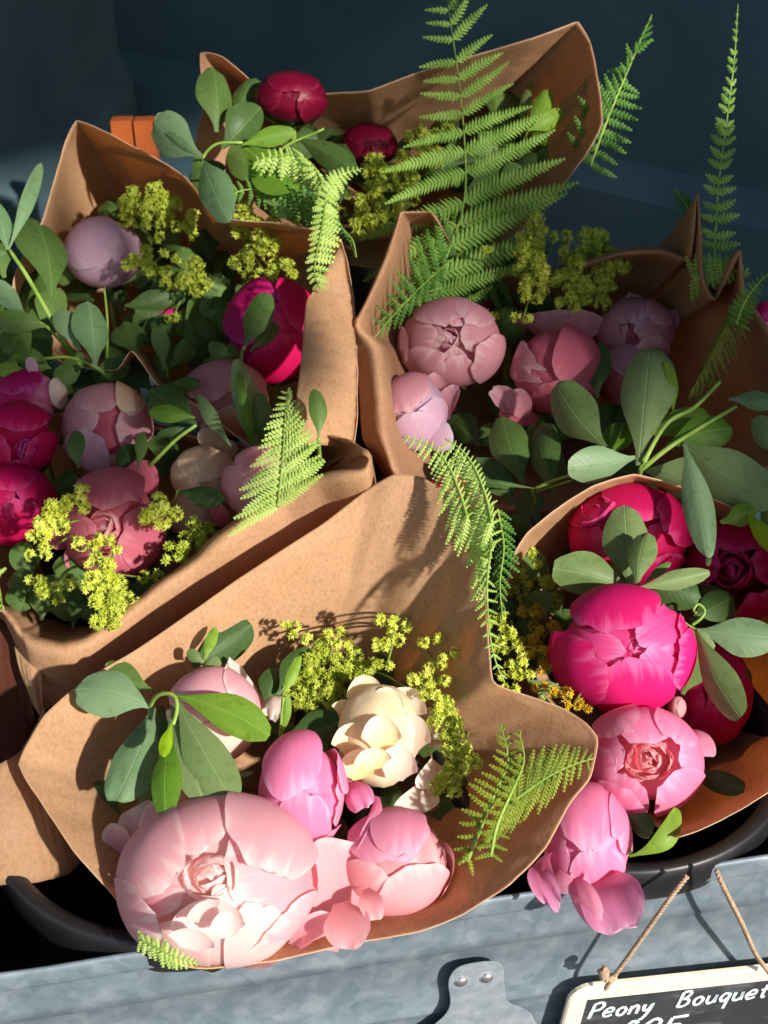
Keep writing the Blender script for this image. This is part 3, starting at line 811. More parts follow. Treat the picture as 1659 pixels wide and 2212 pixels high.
# orange crate glimpsed behind the left paper peak
oc = thing('crate', 'bright orange wooden crate glimpsed in the gap behind the tall left paper peak', 'crate', P(335, 400, -6))
for k, (x0, x1) in enumerate(((238, 283), (288, 332))):
    a = P(x0, 262, -4); b = P(x1, 260, -4); w = b - a; w[2] = 0
    dn = np.array([0, 0, -0.16]); dp = np.array([0, 0.015, 0])
    vs = [a, b, b + dn, a + dn, a + dp, b + dp, b + dn + dp, a + dn + dp]
    part('board', vs, [(0, 1, 2, 3), (7, 6, 5, 4), (0, 4, 5, 1), (1, 5, 6, 2), (2, 6, 7, 3), (3, 7, 4, 0)], M['orange'], oc, smooth=False)

# ---- galvanised trough
ZT = -0.60
A = PZ(0, 2110, ZT); B = PZ(1659, 1854, ZT)
dT = (B - A); dT[2] = 0; dT /= np.linalg.norm(dT)
nT = np.array([dT[1], -dT[0], 0.0])           # towards the viewer
E0 = A - dT * 0.25; E1 = B + dT * 0.35
trough = thing('trough', 'galvanised grey metal trough holding the black flower buckets', 'trough', (E0 + E1) / 2 - np.array([0, 0, .4]))
prof = [(-.012, -.40), (-.0030, -.105), (-.0030, -.100), (-.0024, -.0990), (-.0024, -.0965), (-.0030, -.0955), (-.0030, -.0440), (-.0024, -.0432), (-.0014, -.0426), (-.0014, -.0350), (-.0016, -.0250),
        (-.0018, -.0150), (-.0016, -.0138), (-.0006, -.0132), (-.0004, -.0120), (-.0004, -.0030), (-.0010, -.0006), (-.0025, 0.0), (-.0044, -.002), (-.0055, -.012), (-.0065, -.10), (-.012, -.40)]
def extrude(prof, a, b, nx, seg=40, wob=0.0):
    vs = []; n = len(prof)
    for j in range(seg + 1):
        p = a + (b - a) * j / seg
        for o, z in prof:
            w = wob * noise.noise(Vector((j * .35, z * 14, 1.3)))
            vs.append(p + nx * (o + w) + np.array([0, 0, z]))
    return vs, grid_faces(n, seg + 1)
v, f = extrude(prof, E0, E1, nT, 60, 0.0010)
part('front_panel', v, f, M['zinc'], trough)
DEP = 0.30
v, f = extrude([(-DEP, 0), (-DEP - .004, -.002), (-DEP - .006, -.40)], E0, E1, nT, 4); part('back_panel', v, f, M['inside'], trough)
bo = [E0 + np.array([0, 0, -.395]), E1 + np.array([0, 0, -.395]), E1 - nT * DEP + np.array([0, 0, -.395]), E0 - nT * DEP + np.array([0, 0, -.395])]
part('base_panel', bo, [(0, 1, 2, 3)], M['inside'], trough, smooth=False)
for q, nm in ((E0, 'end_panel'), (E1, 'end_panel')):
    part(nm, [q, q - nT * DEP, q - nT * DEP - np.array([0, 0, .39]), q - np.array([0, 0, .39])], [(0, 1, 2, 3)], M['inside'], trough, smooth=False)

# ---- black buckets: a turned profile with a broad lip
def bucket(label, px, py, R, zoff=0.006):
    zt = ZT + zoff
    tp = PZ(px, py, zt); tp = tp - nT * (float((tp - A) @ nT) - .003); c = tp - nT * R
    root = thing('bucket', label, 'bucket', (c[0], c[1], zt - .30), 'black buckets in the trough')
    pr = [(R * .70, -.30), (R * .90, -.035), (R * .955, -.030), (R * .985, -.024), (R, -.016), (R, -.008), (R * .992, -.002), (R * .975, 0), (R * .93, -.0012), (R * .90, -.004), (R * .885, -.010), (R * .875, -.03), (R * .68, -.29), (0.001, -.29)]
    vs = []; n = 96
    for r_, z in pr:
        for i in range(n):
            a = 2 * math.pi * i / n
            vs.append((c[0] + r_ * math.cos(a), c[1] + r_ * math.sin(a), zt + z))
    part('bucket_body', vs, grid_faces(n, len(pr), True), M['black'], root)
    return c, root
b1, _ = bucket('black plastic bucket under the front left bouquet of blush peonies', 432, 2052, .118)
b2, _ = bucket('black plastic bucket behind the twine of the chalkboard', 1440, 1862, .112)
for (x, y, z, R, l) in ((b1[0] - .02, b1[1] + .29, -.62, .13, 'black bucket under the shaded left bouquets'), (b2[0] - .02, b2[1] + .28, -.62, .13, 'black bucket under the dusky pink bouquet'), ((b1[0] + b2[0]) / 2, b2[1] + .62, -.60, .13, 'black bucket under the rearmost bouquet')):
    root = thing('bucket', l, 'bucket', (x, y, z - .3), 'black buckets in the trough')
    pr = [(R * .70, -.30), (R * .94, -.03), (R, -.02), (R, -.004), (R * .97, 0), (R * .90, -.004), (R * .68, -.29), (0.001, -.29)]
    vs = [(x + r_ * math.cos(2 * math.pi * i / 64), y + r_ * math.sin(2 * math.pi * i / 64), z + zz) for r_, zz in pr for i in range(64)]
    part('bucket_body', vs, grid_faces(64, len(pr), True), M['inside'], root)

# ---- points on the trough front, seen at x,y, lifted d metres off it
nF = nT.copy(); FP = A + nT * -.002
def F(x, y, d=0.0):
    r_ = ray(x, y); t = float((FP + nF * d) @ nF) / float(r_ @ nF)
    return r_ * t
# steel hinge plate with rivets
cl = thing('hinge_plate', 'shiny steel hinge plate with two round rivets on the trough front', 'hinge plate', F(1050, 2200))
ol = [(968, 2128), (972, 2108), (984, 2092), (1005, 2083), (1040, 2077), (1064, 2076), (1080, 2081), (1087, 2094), (1089, 2120), (1092, 2150), (1100, 2165), (1122, 2174), (1140, 2183), (1152, 2200), (1158, 2260), (880, 2290), (900, 2240), (935, 2215), (962, 2190), (972, 2165)]
ol = [tuple(q) for q in catmull([(x, y, 0) for x, y in ol], 100, True)[:, :2]]
vs = [F(x, y, .0065) for x, y in ol] + [F(x, y, .0050) for x, y in ol]
cx_, cy_ = 1030, 2160
vs += [F(cx_ + (x - cx_) * .975, cy_ + (y - cy_) * .975, .0072) for x, y in ol]
n_ = len(ol)
fs = [tuple(range(2 * n_, 3 * n_))] + [(i, (i + 1) % n_, n_ + (i + 1) % n_, n_ + i) for i in range(n_)] + [(2 * n_ + i, 2 * n_ + (i + 1) % n_, (i + 1) % n_, i) for i in range(n_)]
part('plate', vs, fs, M['steel'], cl, smooth=False)
for (x, y) in ((996, 2120), (1051, 2112)):
    c = F(x, y, .0071); e1 = dT; e2 = np.array([0, 0, 1.0]); vs = []
    for j in range(6):
        th = j / 5 * math.pi / 2
        for i in range(20):
            a = 2 * math.pi * i / 20
            vs.append(c + (e1 * math.cos(a) + e2 * math.sin(a)) * .0042 * math.cos(th) + nF * .0024 * math.sin(th))
    part('rivet', vs, grid_faces(20, 6, True), M['rivet'], cl)

# ---- chalkboard: pine frame with rounded corners, hung on twine
bd = thing('chalkboard', 'small chalkboard in a pale pine frame lettered Peony Bouquet hanging on the trough', 'chalkboard', F(1500, 2300, .012))
ex = nrm(F(1659, 2084, .02) - F(1270, 2125, .02)); ey = nrm(np.cross(nF, ex)); ey = ey if ey[2] > 0 else -ey
O = F(1236, 2137, .012)                      # top left corner of the frame
BW, BH = .165, .11
def brd(u, v, d=0.0): return O + ex * u - ey * v + nF * d
def rrect(u0, v0, u1, v1, r, n=7):
    o = []
    for cx, cy, a0 in ((u1 - r, v0 + r, -90), (u1 - r, v1 - r, 0), (u0 + r, v1 - r, 90), (u0 + r, v0 + r, 180)):
        for k in range(n):
            a = math.radians(a0 + 90 * k / (n - 1)); o.append((cx + r * math.cos(a), cy + r * math.sin(a)))
    return o
o1 = rrect(0, 0, BW, BH, .013); o2 = rrect(.0012, .0012, BW - .0012, BH - .0012, .012); i1 = rrect(.0115, .0120, BW - .0115, BH - .0120, .0008); n_ = len(o1)
vs = [brd(u, v, -.0035) for u, v in o1] + [brd(u, v, -.001) for u, v in o1] + [brd(u, v, 0) for u, v in o2] + [brd(u, v, 0) for u, v in i1] + [brd(u, v, -.002) for u, v in i1]
fs = [(k * n_ + i, k * n_ + (i + 1) % n_, (k + 1) * n_ + (i + 1) % n_, (k + 1) * n_ + i) for k in range(4) for i in range(n_)] + [tuple(range(n_ - 1, -1, -1))]
part('frame', vs, fs, M['pine'], bd, smooth=False)
part('slate', [brd(.0105, .0110, -.0018), brd(BW - .0105, .0110, -.0018), brd(BW - .0105, BH - .0110, -.0018), brd(.0105, BH - .0110, -.0018)], [(0, 1, 2, 3)], M['slate'], bd, smooth=False)
# hand lettering: strokes of each glyph in a 1 x 1 box (y down, baseline 1, descender to 1.4)
GL = {
 'P': [[(0.12, 0.05), (0.08, 1)], [(0.12, 0.08), (0.5, 0.0), (0.72, 0.2), (0.55, 0.45), (0.14, 0.52)]],
 'e': [[(0.1, 0.72), (0.6, 0.66), (0.55, 0.45), (0.3, 0.42), (0.08, 0.7), (0.25, 0.98), (0.65, 0.88)]],
 'o': [[(0.4, 0.45), (0.12, 0.62), (0.2, 0.95), (0.5, 0.95), (0.62, 0.65), (0.4, 0.45)]],
 'n': [[(0.1, 0.45), (0.1, 1)], [(0.1, 0.68), (0.35, 0.45), (0.55, 0.6), (0.56, 1)]],
 'y': [[(0.08, 0.45), (0.15, 0.8), (0.4, 0.82), (0.58, 0.45)], [(0.6, 0.42), (0.5, 0.95), (0.3, 1.35), (0.1, 1.45)]],
 'B': [[(0.12, 0.05), (0.1, 1)], [(0.12, 0.05), (0.5, 0.02), (0.6, 0.22), (0.4, 0.44), (0.12, 0.48)], [(0.15, 0.48), (0.6, 0.55), (0.68, 0.8), (0.45, 0.98), (0.1, 1)]],
 'u': [[(0.1, 0.45), (0.12, 0.85), (0.35, 0.98), (0.55, 0.8), (0.58, 0.45)], [(0.58, 0.45), (0.6, 0.98)]],
 'q': [[(0.58, 0.5), (0.3, 0.43), (0.1, 0.7), (0.3, 0.95), (0.56, 0.75)], [(0.6, 0.45), (0.56, 1.45)]],
 't': [[(0.3, 0.15), (0.28, 0.85), (0.5, 0.98)], [(0.05, 0.45), (0.6, 0.42)]],
 '2': [[(0.1, 0.25), (0.35, 0.02), (0.6, 0.2), (0.4, 0.6), (0.08, 0.98), (0.68, 0.95)]],
 '5': [[(0.7, 0.03), (0.15, 0.06)], [(0.15, 0.06), (0.14, 0.42), (0.5, 0.42), (0.66, 0.7), (0.45, 0.97), (0.08, 0.92)]],
 '£': [[(0.6, 0.15), (0.4, 0.02), (0.25, 0.25), (0.28, 0.75), (0.08, 0.98), (0.65, 0.96)], [(0.1, 0.55), (0.5, 0.53)]]}
lt = MB()
def write(s, u, v, h, w, wd, slope=0.0):
    x = u
    for ch in s:
        if ch == ' ': x += w * .9; continue
        for st in GL[ch]:
            q = catmull([(a, b, 0) for a, b in st], 14) if len(st) > 2 else catmull([(a, b, 0) for a, b in st], 6)
            pts = [np.array([x + a * w * 1.25 + (1 - b) * h * .10, v + b * h + slope * (x - u)]) for a, b, _ in q]
            vs = []; fs = []
            for k, p_ in enumerate(pts):
                t = pts[min(k + 1, len(pts) - 1)] - pts[max(k - 1, 0)]; t = t / max(1e-9, np.linalg.norm(t)); nn_ = np.array([-t[1], t[0]])
                ww = wd * (0.85 + 0.3 * noise.noise(Vector((p_[0] * 900, p_[1] * 900, 0))))
                vs += [brd(*(p_ - nn_ * ww), -.0013), brd(*(p_ + nn_ * ww), -.0013)]
            fs = [(2 * k, 2 * k + 1, 2 * k + 3, 2 * k + 2) for k in range(len(pts) - 1)]
            lt.add(vs, fs)
        x += w * (1.02 if ch not in 'B' else 1.15)
write('Peony', .0160, .0180, .0150, .0083, .0013)
write('Bouquet', .0725, .0160, .0150, .0086, .0013)
write('£25', 0.038, .0402, .021, .0150, .0016)
lt.build('lettering', M['chalk'], bd, smooth=False)
# twine: two strands twisted from thinner plies, a knot at the corner
tw = thing('twine', 'rough jute twine looped from the bucket rim down to the chalkboard corners', 'twine', F(1480, 1915, .02))
def rope(pts, r=0.00092, turns=70):
    p = resample_len(pts, 220); T = np.gradient(p, axis=0); L = np.sum(np.linalg.norm(np.diff(p, axis=0), axis=1)); n = int(L / .0042)
    for k in range(2):
        q = []
        for i in range(len(p)):
            t = nrm(T[i]); a = nrm(np.cross(t, np.array([.1, .9, .3]))); b = np.cross(t, a); an = 2 * math.pi * n * i / len(p) + k * math.pi
            q.append(p[i] + (a * math.cos(an) + b * math.sin(an)) * r * .75)
        v, f = tube(q, r, r, 6, samples=len(q)); part('strand', v, f, M['twine'], tw)
    fz = MB(); rnd = random.Random(5)
    for i in range(70):
        j = rnd.randrange(len(p)); d = np.array([rnd.gauss(0, 1) for _ in range(3)]); d = nrm(d) * rnd.uniform(.001, .0035)
        s_ = nrm(np.cross(d, nF)) * .00012
        fz.add([p[j] + s_, p[j] - s_, p[j] + d], [(0, 1, 2)])
    fz.build('fibre', M['twine'], tw, kind='stuff')
rope([F(1484, 1893, .016), F(1440, 1950, .022), F(1380, 2035, .021), F(1322, 2115, .0195), F(1308, 2136, .0182)])
rope([F(1548, 1880, .016), F(1562, 1915, .022), F(1600, 1990, .025), F(1632, 2060, .0195), F(1662, 2102, .0182)])
rope([F(1330, 2108, .020), F(1314, 2116, .021), F(1302, 2108, .0205)], r=.0013)
kn = F(1304, 2102, .0195); vs = []
for j in range(9):
    for i in range(14):
        th = math.pi * j / 8; a = 2 * math.pi * i / 14; k = 1 + .25 * math.sin(3 * a + th * 4)
        vs.append(kn + np.array([math.sin(th) * math.cos(a), math.sin(th) * math.sin(a), 1.3 * math.cos(th)]) * .0034 * k)
part('knot', vs, grid_faces(14, 9, True), M['twine'], tw)
# ------------------------------------------------------------------ kraft paper wraps
def seg_off(n, spans):
    o = [(0, 0, -3)] * n
    for a, b, v in spans:
        for i in range(a, b): o[i] = v
    return o
rimA = [(40,1650,4),(95,1545,4),(180,1470,3.5),(300,1400,4),(430,1310,5),(560,1220,6),(700,1130,7),(790,1060,8),(850,1025,9),(910,1030,9),(965,1065,9),(1015,1125,8),(1040,1200,8),(1050,1300,7),(1057,1400,6.5),(1066,1475,5.8),(1130,1500,5.4),(1215,1530,5.2),(1268,1563,5.2),(1292,1597,5.0),(1275,1680,4.8),(1230,1740,4.4),(1180,1830,3.4),(1100,1910,2.8),(1000,1975,1.2),(900,2015,.6),(750,2040,.4),(600,2075,.3),(450,2092,.3),(380,2078,.5),(300,2010,1.2),(235,1925,2),(160,1840,3),(100,1750,3.5)]
paper('large kraft paper wrap open around the blush peonies at the front left', funnel(rimA, (660,1730,-13), (0.10, 0.28, 0.5, 0.75), drop=1.18), seed=3, ripple=1.0, wr=.0016)
rimB = [(240,1345,2),(330,1270,3),(430,1200,4),(530,1115,5.5),(600,1062,6.5),(680,1033,8),(740,1022,9),(783,1012,9.5),(795,990,9.5),(772,963,9),(735,947,8),(690,942,7),(600,990,1),(400,940,-1),(200,900,-1),(0,900,-1),(-150,1000,1),(-180,1200,2),(-60,1300,2),(10,1320,2),(60,1378,2),(130,1395,2),(190,1378,2)]
offB = [(30,150,-6)] * 3 + [(60,150,-6)] * 2 + [(50,130,-7)] * 3 + [(20,90,-7)] + [(30,20,-6)] * 3 + [(0,-10,-4)] * 4 + [(-20,0,-4)] * 4 + [(10,150,-6)] * 3
mid = [(o[0]*.45, o[1]*.42, o[2]*.30) for o in offB]
fb = funnel(rimB, (300,1240,-17), (0.08, 0.3, 0.6, 0.9), drop=.6)
paper('kraft paper wrap with a rolled over edge running diagonally across the left bouquet', [outer(rimB, offB), outer(rimB, mid)] + fb, seed=9, ripple=.7, wr=.0014)
rimC = [(165,260,9),(300,322,8),(400,382,7),(470,470,6),(590,480,7),(680,497,8),(738,522,7.6),(765,640,6.6),(772,800,6),(766,960,5),(700,1010,2),(600,1000,1),(530,955,2.5),(430,880,3.5),(345,838,4),(285,757,5.5),(250,800,3),(150,790,-1),(30,740,-1),(30,600,2),(90,480,5),(122,370,7.5)]
paper('kraft paper wrap with a tall pointed peak at the upper left', funnel(rimC, (420,760,-16), (0.12, 0.35, 0.6, 0.9), drop=.7), seed=21, ripple=.8, wr=.0014)
fold = [[(676,632,10.6),(662,650,10.6),(655,720,10.4),(648,800,10),(638,870,9.4),(625,950,8)],[(700,590,10.3),(702,650,10.2),(702,720,10.0),(699,800,9.6),(692,880,9.0),(682,960,7.6)],[(736,530,9.0),(752,610,8.6),(766,720,8.0),(770,800,7.6),(768,880,7.0),(762,965,6)]]
paper('sunlit folded strip of kraft paper standing beside the magenta peony', fold, seed=4, closed=False, nu=40, wr=.0008, name='paper_fold')
rimD = [(432,115,12),(480,122,12),(545,175,10),(600,215,9),(700,203,10),(800,195,11),(920,150,12),(1100,98,13),(1180,72,13.5),(1243,48,14),(1250,49,14),(1275,90,13),(1292,170,12),(1302,265,10),(1265,335,8),(1180,445,6),(1050,560,2),(900,590,1),(700,560,0),(560,500,0),(440,430,2),(418,330,6),(440,220,10)]
paper('kraft paper wrap of the rearmost bouquet under the tall fern', funnel(rimD, (850,470,-10), (0.15, 0.35, 0.6, 0.9)), seed=33, ripple=.8, mat='paperdark', wr=.0014)
rimE = [(866,459,9),(870,458,9),(933,458,8.5),(940,470,8),(1000,560,4),(1150,600,4),(1340,547,7),(1430,543,8),(1490,558,9),(1503,430,13),(1507,424,13),(1518,600,9),(1545,650,8),(1593,548,12),(1597,542,12),(1606,640,9),(1660,720,9),(1720,850,8),(1720,960,6),(1600,1040,2),(1450,1080,0),(1200,1100,0),(950,1080,0),(870,1040,1.5),(850,1010,3),(832,930,4.5),(824,830,5.5),(815,748,6.5),(780,712,8),(778,690,8.5),(800,640,8.5),(838,555,9)]
offE = [(-10,20,-4)] * 4 + [(0,-10,-4)] * 15 + [(0,60,-4)] * 4 + [(-25,10,-3)] * 2 + [(-48,20,-1.5)] * 3 + [(-22,15,-1)] * 2 + [(-15,20,-3)] * 2
paper('kraft paper wrap with torn spikes around the dusky pink peonies on the right', [outer(rimE, offE)] + funnel(rimE, (1180,880,-15), (0.12, 0.4, 0.7, 0.9), drop=.75), seed=41, ripple=.6, mat='paperdark', nu=220, wr=.0012)
rimF = [(1110,1200,3),(1140,1150,4),(1200,1100,5),(1280,1050,6),(1370,1025,6),(1500,1060,5),(1680,1150,5),(1780,1350,6),(1760,1600,5),(1659,1712,4),(1560,1772,3),(1460,1808,2.5),(1380,1760,-1),(1280,1680,-3),(1180,1600,-3),(1120,1500,-3),(1090,1400,-2),(1085,1300,0)]
paper('kraft paper wrap around the hot pink peonies at the front right', funnel(rimF, (1420,1430,-16), (0.12, 0.4, 0.7, 0.9), drop=.7), seed=52, ripple=.8, wr=.0014)
G1 = [[(-90,1690,3),(0,1650,3),(45,1622,2.6),(82,1560,2),(95,1530,1.5)],[(-90,1800,1.5),(0,1790,1.5),(60,1770,1.2),(110,1740,.8),(120,1700,0)],[(-90,1925,-1),(0,1912,-1),(80,1906,-1.5),(150,1888,-2.5),(185,1850,-3)]]
paper('reddish kraft paper of a bouquet cut off by the left edge', G1, seed=61, closed=False, nu=50, mat='papermauve', wr=.0005)
G2 = [[(30,1395,.5),(60,1402,.6),(88,1405,.3)],[(50,1470,0),(70,1480,.2),(92,1480,0)],[(84,1545,-1),(88,1545,-1),(92,1540,-1)]]
paper('narrow torn strip of kraft paper below the left bouquet', G2, seed=63, closed=False, nu=20, wr=.0008, name='paper_strip')
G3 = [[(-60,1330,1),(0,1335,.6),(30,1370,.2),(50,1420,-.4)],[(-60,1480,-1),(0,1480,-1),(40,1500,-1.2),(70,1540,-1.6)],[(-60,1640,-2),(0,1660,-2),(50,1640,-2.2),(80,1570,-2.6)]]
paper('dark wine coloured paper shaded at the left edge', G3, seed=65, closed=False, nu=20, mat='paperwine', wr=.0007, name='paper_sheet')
# ------------------------------------------------------------------ peonies
GP = 'peonies in the wrapped bouquets'
def peony(label, *a, **k):
    k.setdefault('group', GP)
    return Flower('peony', label, 'peony', *a, **k)

# front left bouquet
f = peony('largest blush pink peony, open and sunlit, at the very front', 474, 1905, 1.6, 200, 172, M['blush'], rz=170, core=M['blush_pale'], corer=.92)
f.petals([(0.0, -.25, -.2, -1.55, .55, -.6, dict(mat='blush_pale', bulge=.03)),
          (-.02, -.05, .9, -1.2, .34, .2, dict(mat='blush_pale', bulge=.05)),
          (-.32, -.42, -.35, -1.6, .36, .8, dict(mat='blush_pale', bulge=.02)),
          (.25, -.25, .35, -1.5, .36, .9, dict(mat='blush_pale', bulge=.03)),
          (-.30, -.05, -1.5, .1, .38, .3, dict(ruff=.05)),
          (.02, .05, 1.5, .15, .66, .8),
          (.46, -.50, 1.5, -.7, .56, 1.2),
          (.62, -.78, .5, -1.6, .36, 1.4, dict(ruff=.05, lip=.08)),
          (-.58, -.30, -1.55, -.3, .44, 2.0, dict(ruff=.04, lip=.05)),
          (-.18, .28, -.15, 1.5, .36, 1.3, dict(ruff=.05)),
          (-.42, -.02, -.65, 1.5, .50, 1.9, dict(bulge=.02)),
          (.36, .10, .38, 1.55, .58, 2.4, dict(bulge=.02, lip=.05)),
          (.95, .15, .9, 1.4, .5, 1.2),
          (-.95, .5, -1.0, 1.3, .4, .8)])
f.ruffle(-.08, .06, .34, 15, M['blush_pale'], depth=.80, top=1.07, size=.32, seed=14)
f.lobes([(446,2004,5.6,84,70,5,'blush_pale'), (412,2038,6.4,54,36,-15,'blush_pale'), (492,2008,6.6,40,46,10,'blush_pale'), (440,1975,6.4,44,30,30,'blush_pale')])
f.free([((385, 1900, -1), (285, 1752, 2.6), 150, dict(bulge=.2, cup=.5, curl=-.2, tilt=(-.3, .3))),
        ((310, 1930, -1.5), (240, 1775, 2.0), 80, dict(bulge=.1, cup=-.5, tilt=(-.4, 0))),
        ((400, 1830, 1), (350, 1732, 4.0), 150, dict(bulge=.2, cup=.5, curl=-.2, tilt=(-.1, .4), mat='blush')),
        ((620, 2060, -1), (722, 1978, 1.2), 66, dict(bulge=.1, cup=-.7, tilt=(-.5, .2)))])

f = peony('plump pink peony bud in the middle of the front bouquet', 652, 1712, 2.6, 97, 125, M['rosepink'], rz=100, core=M['rosepink'], corer=.9)
f.petals([(.75, .0, 1.5, -.1, .62, .2, dict(mat='pink', ruff=.06, tear=.12)), (-.38, .0, -1.5, .15, .60, .6), (-.45, -.55, -.8, -1.5, .42, .9),
          (.45, -.72, .6, -1.6, .50, 1.0, dict(lip=.07, ruff=.05)), (.0, .06, .05, -1.6, .66, 1.3, dict(bulge=.03)), (-.12, -.10, -.12, 1.5, .70, 2.0, dict(bulge=.03)), (.78, .1, .9, 1.3, .34, 1.4, dict(ruff=.07))])
f.free([((575, 1790, 0), (470, 1722, 2.2), 46, dict(mat='pink', cup=-.8, ruff=.25, bulge=.1)), ((560, 1770, 0), (548, 1718, 2.4), 60, dict(mat='rosepink', cup=.6, ruff=.25, curl=.3)),
        ((640, 1850, 0), (590, 1765, 1.2), 50, dict(mat='rosepink', cup=.3, bulge=.1))])

f = peony('cream yellow peony with lobed petals beside the lime florets', 818, 1588, 2.2, 96, 118, M['cream'], rz=82, core=M['cream'], corer=.97)
f.lobes([(790,1510,3.6,44,62,6), (872,1534,3.4,52,60,-12,'ivory'), (836,1536,4.2,40,62,4), (757,1548,3.0,50,42,-25), (764,1610,3.8,50,58,6), (884,1602,3.6,48,72,-6,'ivory'), (824,1600,4.6,46,64,3), (779,1662,3.4,56,52,20), (856,1662,3.8,48,60,-12,'ivory'), (806,1648,4.8,44,38,10)])
f.free([((905, 1660, -1), (855, 1755, 1.4), 74, dict(mat='ivory', side=-.9, bulge=.1, cup=-.7, tilt=(.4, .2))),
        ((925, 1630, 0), (900, 1700, 1.6), 62, dict(mat='ivory', cup=-.6, side=-.3, bulge=.2, tilt=(.5, 0))),
        ((905, 1560, .5), (952, 1575, 1.5), 84, dict(mat='ivory', ruff=.3, cup=-.5))])

f = peony('round pale blush peony half hidden behind the green leaflets', 459, 1546, 2.6, 103, 106, M['ivory'], rz=100, core=M['blush'], corer=.92)
f.petals([(.3, -.2, 1.5, -.4, .7, .3), (-.3, -.3, -1.4, -.7, .7, .6), (.15, -.05, .1, -1.6, .7, .9), (-.1, -.1, -.35, 1.5, .72, 1.4, dict(mat='blush')), (.45, .15, .9, 1.2, .6, 2.0, dict(mat='blush'))])
f.free([((590, 1540, 0), (492, 1428, 2.5), 74, dict(mat='ivory', side=-.75, bulge=.15, cup=.5, ruff=.12, tilt=(.3, .3))), ((600, 1500, .5), (588, 1552, 2.2), 52, dict(mat='ivory', ruff=.25, cup=.5))])

f = peony('salmon pink peony low in the front bouquet below the cream one', 852, 1862, .2, 124, 116, M['salmon'], rz=110, core=M['salmon'], corer=.93)
f.petals([(-.1, -.2, -1.2, -1.0, .7, .4), (.1, .0, -.6, 1.4, .8, .6, dict(mat='pink')), (.2, -.1, .4, -1.6, .8, .9), (.75, -.62, .45, 1.55, .48, 2.4, dict(lip=.06, bulge=.03)), (.0, .1, .2, 1.6, .5, 1.4, dict(mat='pink'))])
f.free([((690, 2050, -.6), (735, 1812, 2.6), 235, dict(cup=-.45, bulge=-.08, ruff=.04, mat='salmon', m=.5, n=2.0, tilt=(.3, -.1))),
        ((735, 1950, 1.0), (765, 2050, 1.6), 105, dict(cup=-.3, ruff=.06, mat='salmon', bulge=.1)),
        ((790, 1920, 1.4), (815, 1990, 1.8), 55, dict(cup=-.4, ruff=.08, mat='salmon')),
        ((760, 1690, 2), (790, 1750, 3.0), 72, dict(mat='rosepink', ruff=.2, cup=.6, bulge=.2)),
        ((815, 1720, 2), (780, 1828, 2.4), 40, dict(mat='pink', ruff=.3, cup=.7, side=-.5)),
        ((740, 1680, 2), (768, 1735, 2.2), 44, dict(mat='pink', ruff=.2, cup=.5))])

# front right bouquet
f = peony('hot pink peony with a tightly cupped centre, the brightest on the right', 1346, 1404, 3.0, 147, 132, M['hot'], rz=135, core=M['hotpale'], corer=.92)
f.petals([(.42, .02, .95, 1.2, .36, .0, dict(mat='hotpale', ruff=.05)), (.20, .12, .9, .6, .28, .4, dict(mat='hotpale', ruff=.05)), (.02, -.02, -1.1, .1, .30, .3, dict(mat='hotpale')),
          (.28, .0, .7, -1.2, .34, .4, dict(mat='hotpale')), (.08, -.12, .2, -1.6, .60, 1.1, dict(bulge=.04)), (.66, -.12, 1.6, -.15, .50, 1.5, dict(bulge=.03)), (.78, .15, 1.4, .7, .36, .9),
          (-.08, .26, -.1, 1.6, .66, 1.7, dict(bulge=.04)), (-.22, -.22, -1.65, -.2, .64, 2.3, dict(bulge=.04)), (-.5, -.75, -.9, -1.4, .4, .8)])
f.ruffle(.22, .08, .22, 9, M['hotpale'], depth=.72, top=.96, size=.20, seed=8)

f = peony('pink peony opening to show a coral frilled heart, below the hot pink one', 1388, 1643, 1.0, 128, 117, M['rosepink'], rz=112, core=M['coral'], corer=.76)
f.petals([(-.30, .0, -1.5, .35, .52, .2), (.05, .32, -.2, 1.6, .58, .8), (.42, .38, .8, 1.35, .46, 1.2), (-.40, -.10, -1.55, -.3, .46, .8), (-.2, -.30, -.5, -1.5, .5, .6),
          (.55, .02, 1.5, .15, .46, 1.0), (.40, -.28, .9, -1.4, .56, 1.5, dict(lip=.06)), (-.30, -.42, -.5, -1.55, .52, 2.2, dict(lip=.03)), (-.25, .42, -.8, 1.4, .42, 1.5, dict(mat='pink'))], lip=.03)
f.ruffle(.12, .02, .50, 24, M['coral'], depth=.62, top=.93, size=.26, seed=3)
f.free([((1480, 1580, 0), (1532, 1636, 2.0), 60, dict(cup=.5, mat='pink', bulge=.2, tilt=(.4, .2))), ((1300, 1680, 0), (1278, 1600, 1.0), 46, dict(mat='pink', cup=.4)), ((1300, 1570, 1), (1335, 1538, 2.6), 34, dict(mat='pink', cup=-.3))])

f = peony('lowest pink peony hanging over the edge of the metal trough', 1266, 1814, -.4, 97, 120, M['rosepink'], rz=95, core=M['rosepink'], corer=.92)
f.petals([(.3, -.1, 1.4, -.7, .66, .3), (-.4, -.1, -1.5, -.2, .66, .4), (.15, -.1, .2, -1.6, .7, .7), (.6, -.02, .9, 1.25, .56, 1.2), (.20, -.12, .2, 1.6, .45, 1.0), (.0, -.18, -.15, 1.55, .52, 1.8, dict(lip=.04)), (-.25, -.62, .4, -1.65, .46, 1.7, dict(mat='pink', tear=.15))])
f.free([((1190, 1840, 0), (1205, 1965, .6), 66, dict(cup=-.4, bulge=.25, ruff=.1, side=.3, tilt=(-.4, 0))), ((1225, 1890, -.5), (1292, 2002, .8), 60, dict(cup=.4, ruff=.08, mat='pink', side=-.25)),
        ((1300, 1890, -.5), (1350, 2012, 1.2), 140, dict(cup=-.3, bulge=.12, ruff=.06, n=4.0, bw=.5)), ((1210, 1860, -1), (1225, 1930, .2), 50, dict(mat='pink', cup=.4))])

